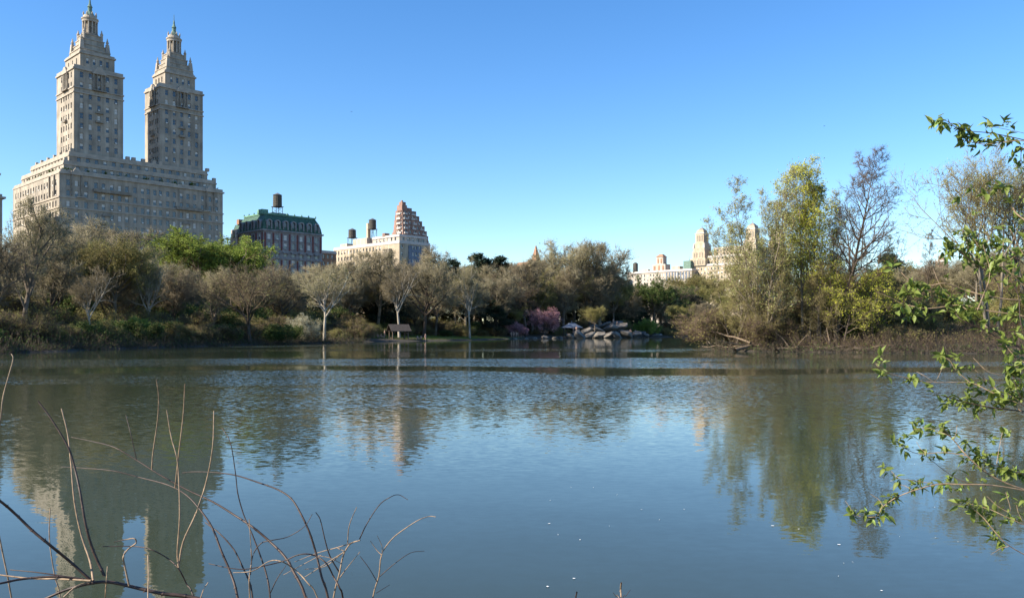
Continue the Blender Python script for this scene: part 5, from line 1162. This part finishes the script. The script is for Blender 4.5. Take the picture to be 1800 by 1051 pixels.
RB = [  # tip -> base, depth, widths, material, leaf clusters along, root height share
    ([(1643, 218), (1661, 212), (1682, 225), (1708, 231), (1740, 234), (1776, 241), (1812, 250)], 3.4, 1.5, 4, D_, 6),
    ([(1690, 245), (1704, 249), (1733, 254), (1762, 250), (1812, 250)], 3.4, 1.5, 3.5, T_, 4),
    ([(1740, 222), (1770, 228), (1812, 238)], 3.45, 1, 2.4, D_, 1), ([(1795, 290), (1796, 265), (1812, 250)], 3.4, 1.5, 2.5, D_, 2),
    ([(1676, 345), (1697, 330), (1708, 335), (1704, 365), (1694, 420), (1720, 470)], 3.5, 1.2, 3, D_, 1), ([(1737, 338), (1750, 332), (1787, 342), (1815, 350)], 3.4, 1.4, 3, D_, 2),
    ([(1778, 354), (1784, 372), (1800, 386), (1820, 398)], 3.2, 3.5, 5, T_, 1), ([(1800, 449), (1780, 411), (1775, 402)][::-1] + [(1825, 480)], 3.2, 2, 4.5, T_, 0),
    ([(1711, 419), (1733, 448), (1762, 469), (1800, 502), (1825, 525)], 3.3, 2, 5, T_, 5), ([(1662, 430), (1685, 440), (1710, 462), (1745, 485), (1762, 520)], 3.35, 1.5, 3.5, D_, 5), ([(1690, 415), (1720, 432), (1760, 440), (1815, 470)], 3.4, 1.5, 3.4, D_, 4),
    ([(1578, 471), (1599, 493), (1630, 502), (1661, 498), (1693, 509), (1726, 518), (1762, 525), (1820, 532)], 3.3, 2, 5, T_, 2),
    ([(1541, 513), (1563, 522), (1585, 533), (1612, 540)], 3.3, 1.2, 2.2, T_, 0), ([(1585, 541), (1635, 542), (1690, 536), (1730, 545), (1820, 560)], 3.25, 2, 5, T_, 4), ([(1592, 512), (1620, 516), (1655, 525), (1700, 545), (1760, 590), (1820, 620)], 3.3, 1.5, 5.5, D_, 5),
    ([(1640, 472), (1652, 500), (1668, 520), (1700, 545)], 3.3, 1, 2, T_, 0), ([(1728, 430), (1740, 480), (1728, 520), (1718, 545)], 3.25, 1.4, 3, T_, 1),
    ([(1677, 545), (1690, 562), (1731, 581), (1773, 602), (1820, 622)], 3.2, 2, 6, D_, 2), ([(1765, 470), (1790, 520), (1795, 570), (1825, 640)], 3.1, 2, 5, D_, 2), ([(1750, 555), (1770, 545), (1800, 560), (1825, 580)], 3.3, 1.5, 3, D_, 2),
    ([(1760, 596), (1780, 622), (1800, 637), (1825, 650)], 3.2, 1.8, 4, T_, 2),
    ([(1539, 635), (1543, 644), (1564, 656), (1597, 665), (1639, 672), (1706, 673), (1745, 690), (1820, 720)], 3.1, 1.5, 4.5, T_, 3), ([(1660, 696), (1698, 707), (1748, 717), (1820, 727)], 3.1, 2.5, 5, D_, 4), ([(1714, 650), (1748, 681), (1781, 711), (1825, 742)], 3.1, 2, 5, T_, 1),
    ([(1648, 625), (1668, 632), (1680, 650), (1706, 673)], 3.1, 1.2, 2.2, T_, 3), ([(1710, 628), (1735, 652), (1762, 660)], 3.1, 1.2, 2, T_, 0), ([(1659, 640), (1648, 665), (1640, 672)], 3.1, 1, 1.8, T_, 0), ([(1611, 653), (1628, 662), (1640, 671)], 3.1, 1, 1.6, T_, 0),
    ([(1772, 640), (1780, 655), (1790, 690), (1822, 725)], 3.05, 1.5, 3, D_, 4), ([(1765, 690), (1785, 700), (1822, 728)], 3.05, 1.4, 3, D_, 3),
    ([(1656, 750), (1677, 774), (1698, 799), (1731, 828), (1769, 849), (1825, 868)], 2.9, 3, 5.5, T_, 3), ([(1576, 778), (1584, 784), (1614, 797), (1660, 795), (1700, 801)], 2.9, 1.4, 2.6, T_, 3), ([(1605, 755), (1630, 752), (1656, 760), (1668, 766)], 2.9, 1, 2, T_, 3),
    ([(1682, 748), (1681, 760), (1676, 772)], 2.9, 1, 1.6, T_, 0), ([(1611, 776), (1618, 788), (1628, 796)], 2.9, 1, 1.6, T_, 0), ([(1718, 792), (1735, 812), (1790, 830), (1825, 842)], 2.9, 1.4, 3, D_, 5), ([(1762, 760), (1756, 790), (1752, 815)], 2.9, 1, 2, T_, 1),
    ([(1497, 905), (1539, 908), (1551, 891), (1576, 874), (1606, 862), (1648, 851), (1689, 851), (1748, 853), (1825, 868)], 2.8, 2, 5, T_, 8), ([(1635, 807), (1668, 832), (1702, 849), (1745, 853)], 2.8, 1.2, 2.6, D_, 0), ([(1486, 880), (1497, 896)], 2.8, 1, 1.4, T_, 0),
    ([(1567, 828), (1580, 840), (1605, 844), (1640, 850)], 2.8, 1.2, 2, T_, 1), ([(1565, 858), (1585, 852), (1606, 862)], 2.8, 1, 1.6, T_, 0), ([(1530, 868), (1545, 878), (1552, 890)], 2.8, 1, 1.6, T_, 0),
    ([(1694, 880), (1727, 908), (1748, 933), (1773, 958), (1825, 985)], 2.7, 2, 4.5, T_, 4), ([(1694, 882), (1740, 895), (1769, 908), (1825, 932)], 2.7, 1.4, 3.5, T_, 2), ([(1735, 872), (1755, 890), (1776, 898), (1768, 865)], 2.7, 1, 2, T_, 0), ([(1742, 974), (1760, 963), (1773, 960)], 2.7, 1, 1.6, T_, 0), ([(1786, 882), (1792, 905), (1812, 925)], 2.7, 1, 2, T_, 2),
]
for pts, d0, w0, w1, m_, nl in RB:
    stem(S_, rs, pts, d0, w0 * .8, w1 * .68, m_, pts[-1][0] > 1805, d0 - .05, name='branch')
    q = smooth_path([P(x, y, d0) for x, y in pts])
    nl = nl * 3
    for k in range(nl):
        f = (k + .1 + .5 * nr.random()) / nl * .9; i = int(f * (len(q) - 2)); ax = unit(q[i] - q[i + 1])
        rosette(q[i] + nr.normal(0, .012, 3), int(nr.integers(4, 9)), .032 * d0 / 3.1, ax + nr.normal(0, .5, 3))
for px, py, d in ((1600, 548, 3.25), (1610, 508, 3.3), (1650, 520, 3.3), (1672, 450, 3.35), (1716, 455, 3.35), (1745, 440, 3.4), (1770, 470, 3.2), (1700, 430, 3.4), (1760, 400, 3.3), (1790, 430, 3.2), (1690, 540, 3.25), (1780, 560, 3.2), (1792, 600, 3.1), (1795, 660, 3.05), (1785, 680, 3.05), (1730, 700, 3.1), (1712, 700, 3.1), (1775, 830, 2.9)):
    [rosette(P(px, py, d) + nr.normal(0, .022, 3), 7, .036, nr.normal(0, 1, 3)) for _ in range(3)]
rest = MB(); import mathutils
for k, (p, d, s, sz) in enumerate(LEAVES):
    up = np.cross(s, d); M = mathutils.Matrix(((s[0], d[0], up[0], p[0]), (s[1], d[1], up[1], p[1]), (s[2], d[2], up[2], p[2]), (0, 0, 0, 1))) @ mathutils.Matrix.Scale(sz, 4)
    lm = LEAF[k % 4]
    if k % max(1, math.ceil(len(LEAVES) / 300)) == 0:
        o = bpy.data.objects.new('leaf', lm); C.objects.link(o); o.parent = S_; o.matrix_local = mathutils.Matrix.Translation(-Vector(rs)) @ M
    else:
        co = np.array([M @ v.co for v in lm.vertices]) - rs; rest.add(co, [tuple(f.vertices) for f in lm.polygons])
if rest.n:
    o = obj('foliage', rest.mesh('foliage', ['leaf_near'], True), S_); o['kind'] = 'stuff'

# ------------------------------------------------------------------ petals on the water, birds
r = np.random.default_rng(23); V = []; Fq = []
for k in range(42):
    px, py = r.uniform(950, 1790), 740 + 300 * r.random() ** 1.2; d = F * CAMH / (py - HY); x = (px - CX) / F * d; a = r.uniform(0, 6.28); s = .004 + .012 * r.random() ** 2
    b0 = len(V); V += [(x + s * math.cos(a + q * 1.047), d + s * .8 * math.sin(a + q * 1.047), .005 + .002 * (q % 2)) for q in range(6)]; Fq += [(b0, b0 + 1, b0 + 2, b0 + 3), (b0, b0 + 3, b0 + 4, b0 + 5)]
obj('floating_petals', mk('floating_petals', V, [(np.array(Fq), 0)], ['petal_white']), label='white petals scattered on the water', cat='petals', kind='stuff')
def bird(px, py, d, label):
    t = thing('bird', label, 'bird', tuple(P(px, py, d)), .6, 'birds in the sky', .6)
    part(t, 'body', lambda m: m.tube([(0, -.2, 0), (0, -.12, .01), (0, 0, .02), (0, .14, .01), (0, .26, 0)], [.01, .05, .06, .04, .015], 7), ['black_feather'])
    for s in (-1, 1): part(t, 'wing', lambda m: m.add([(0, -.06, .03), (0, .08, .03), (s * .22, .06, .12), (s * .22, -.08, .12), (s * .45, .0, .05), (s * .45, -.06, .05)], [(0, 1, 2, 3), (3, 2, 4, 5)]), ['black_feather'])
bird(618, 197, 150, 'tiny dark bird high over the middle of the lake')
bird(1449, 222, 150, 'tiny dark bird above the wooded point')
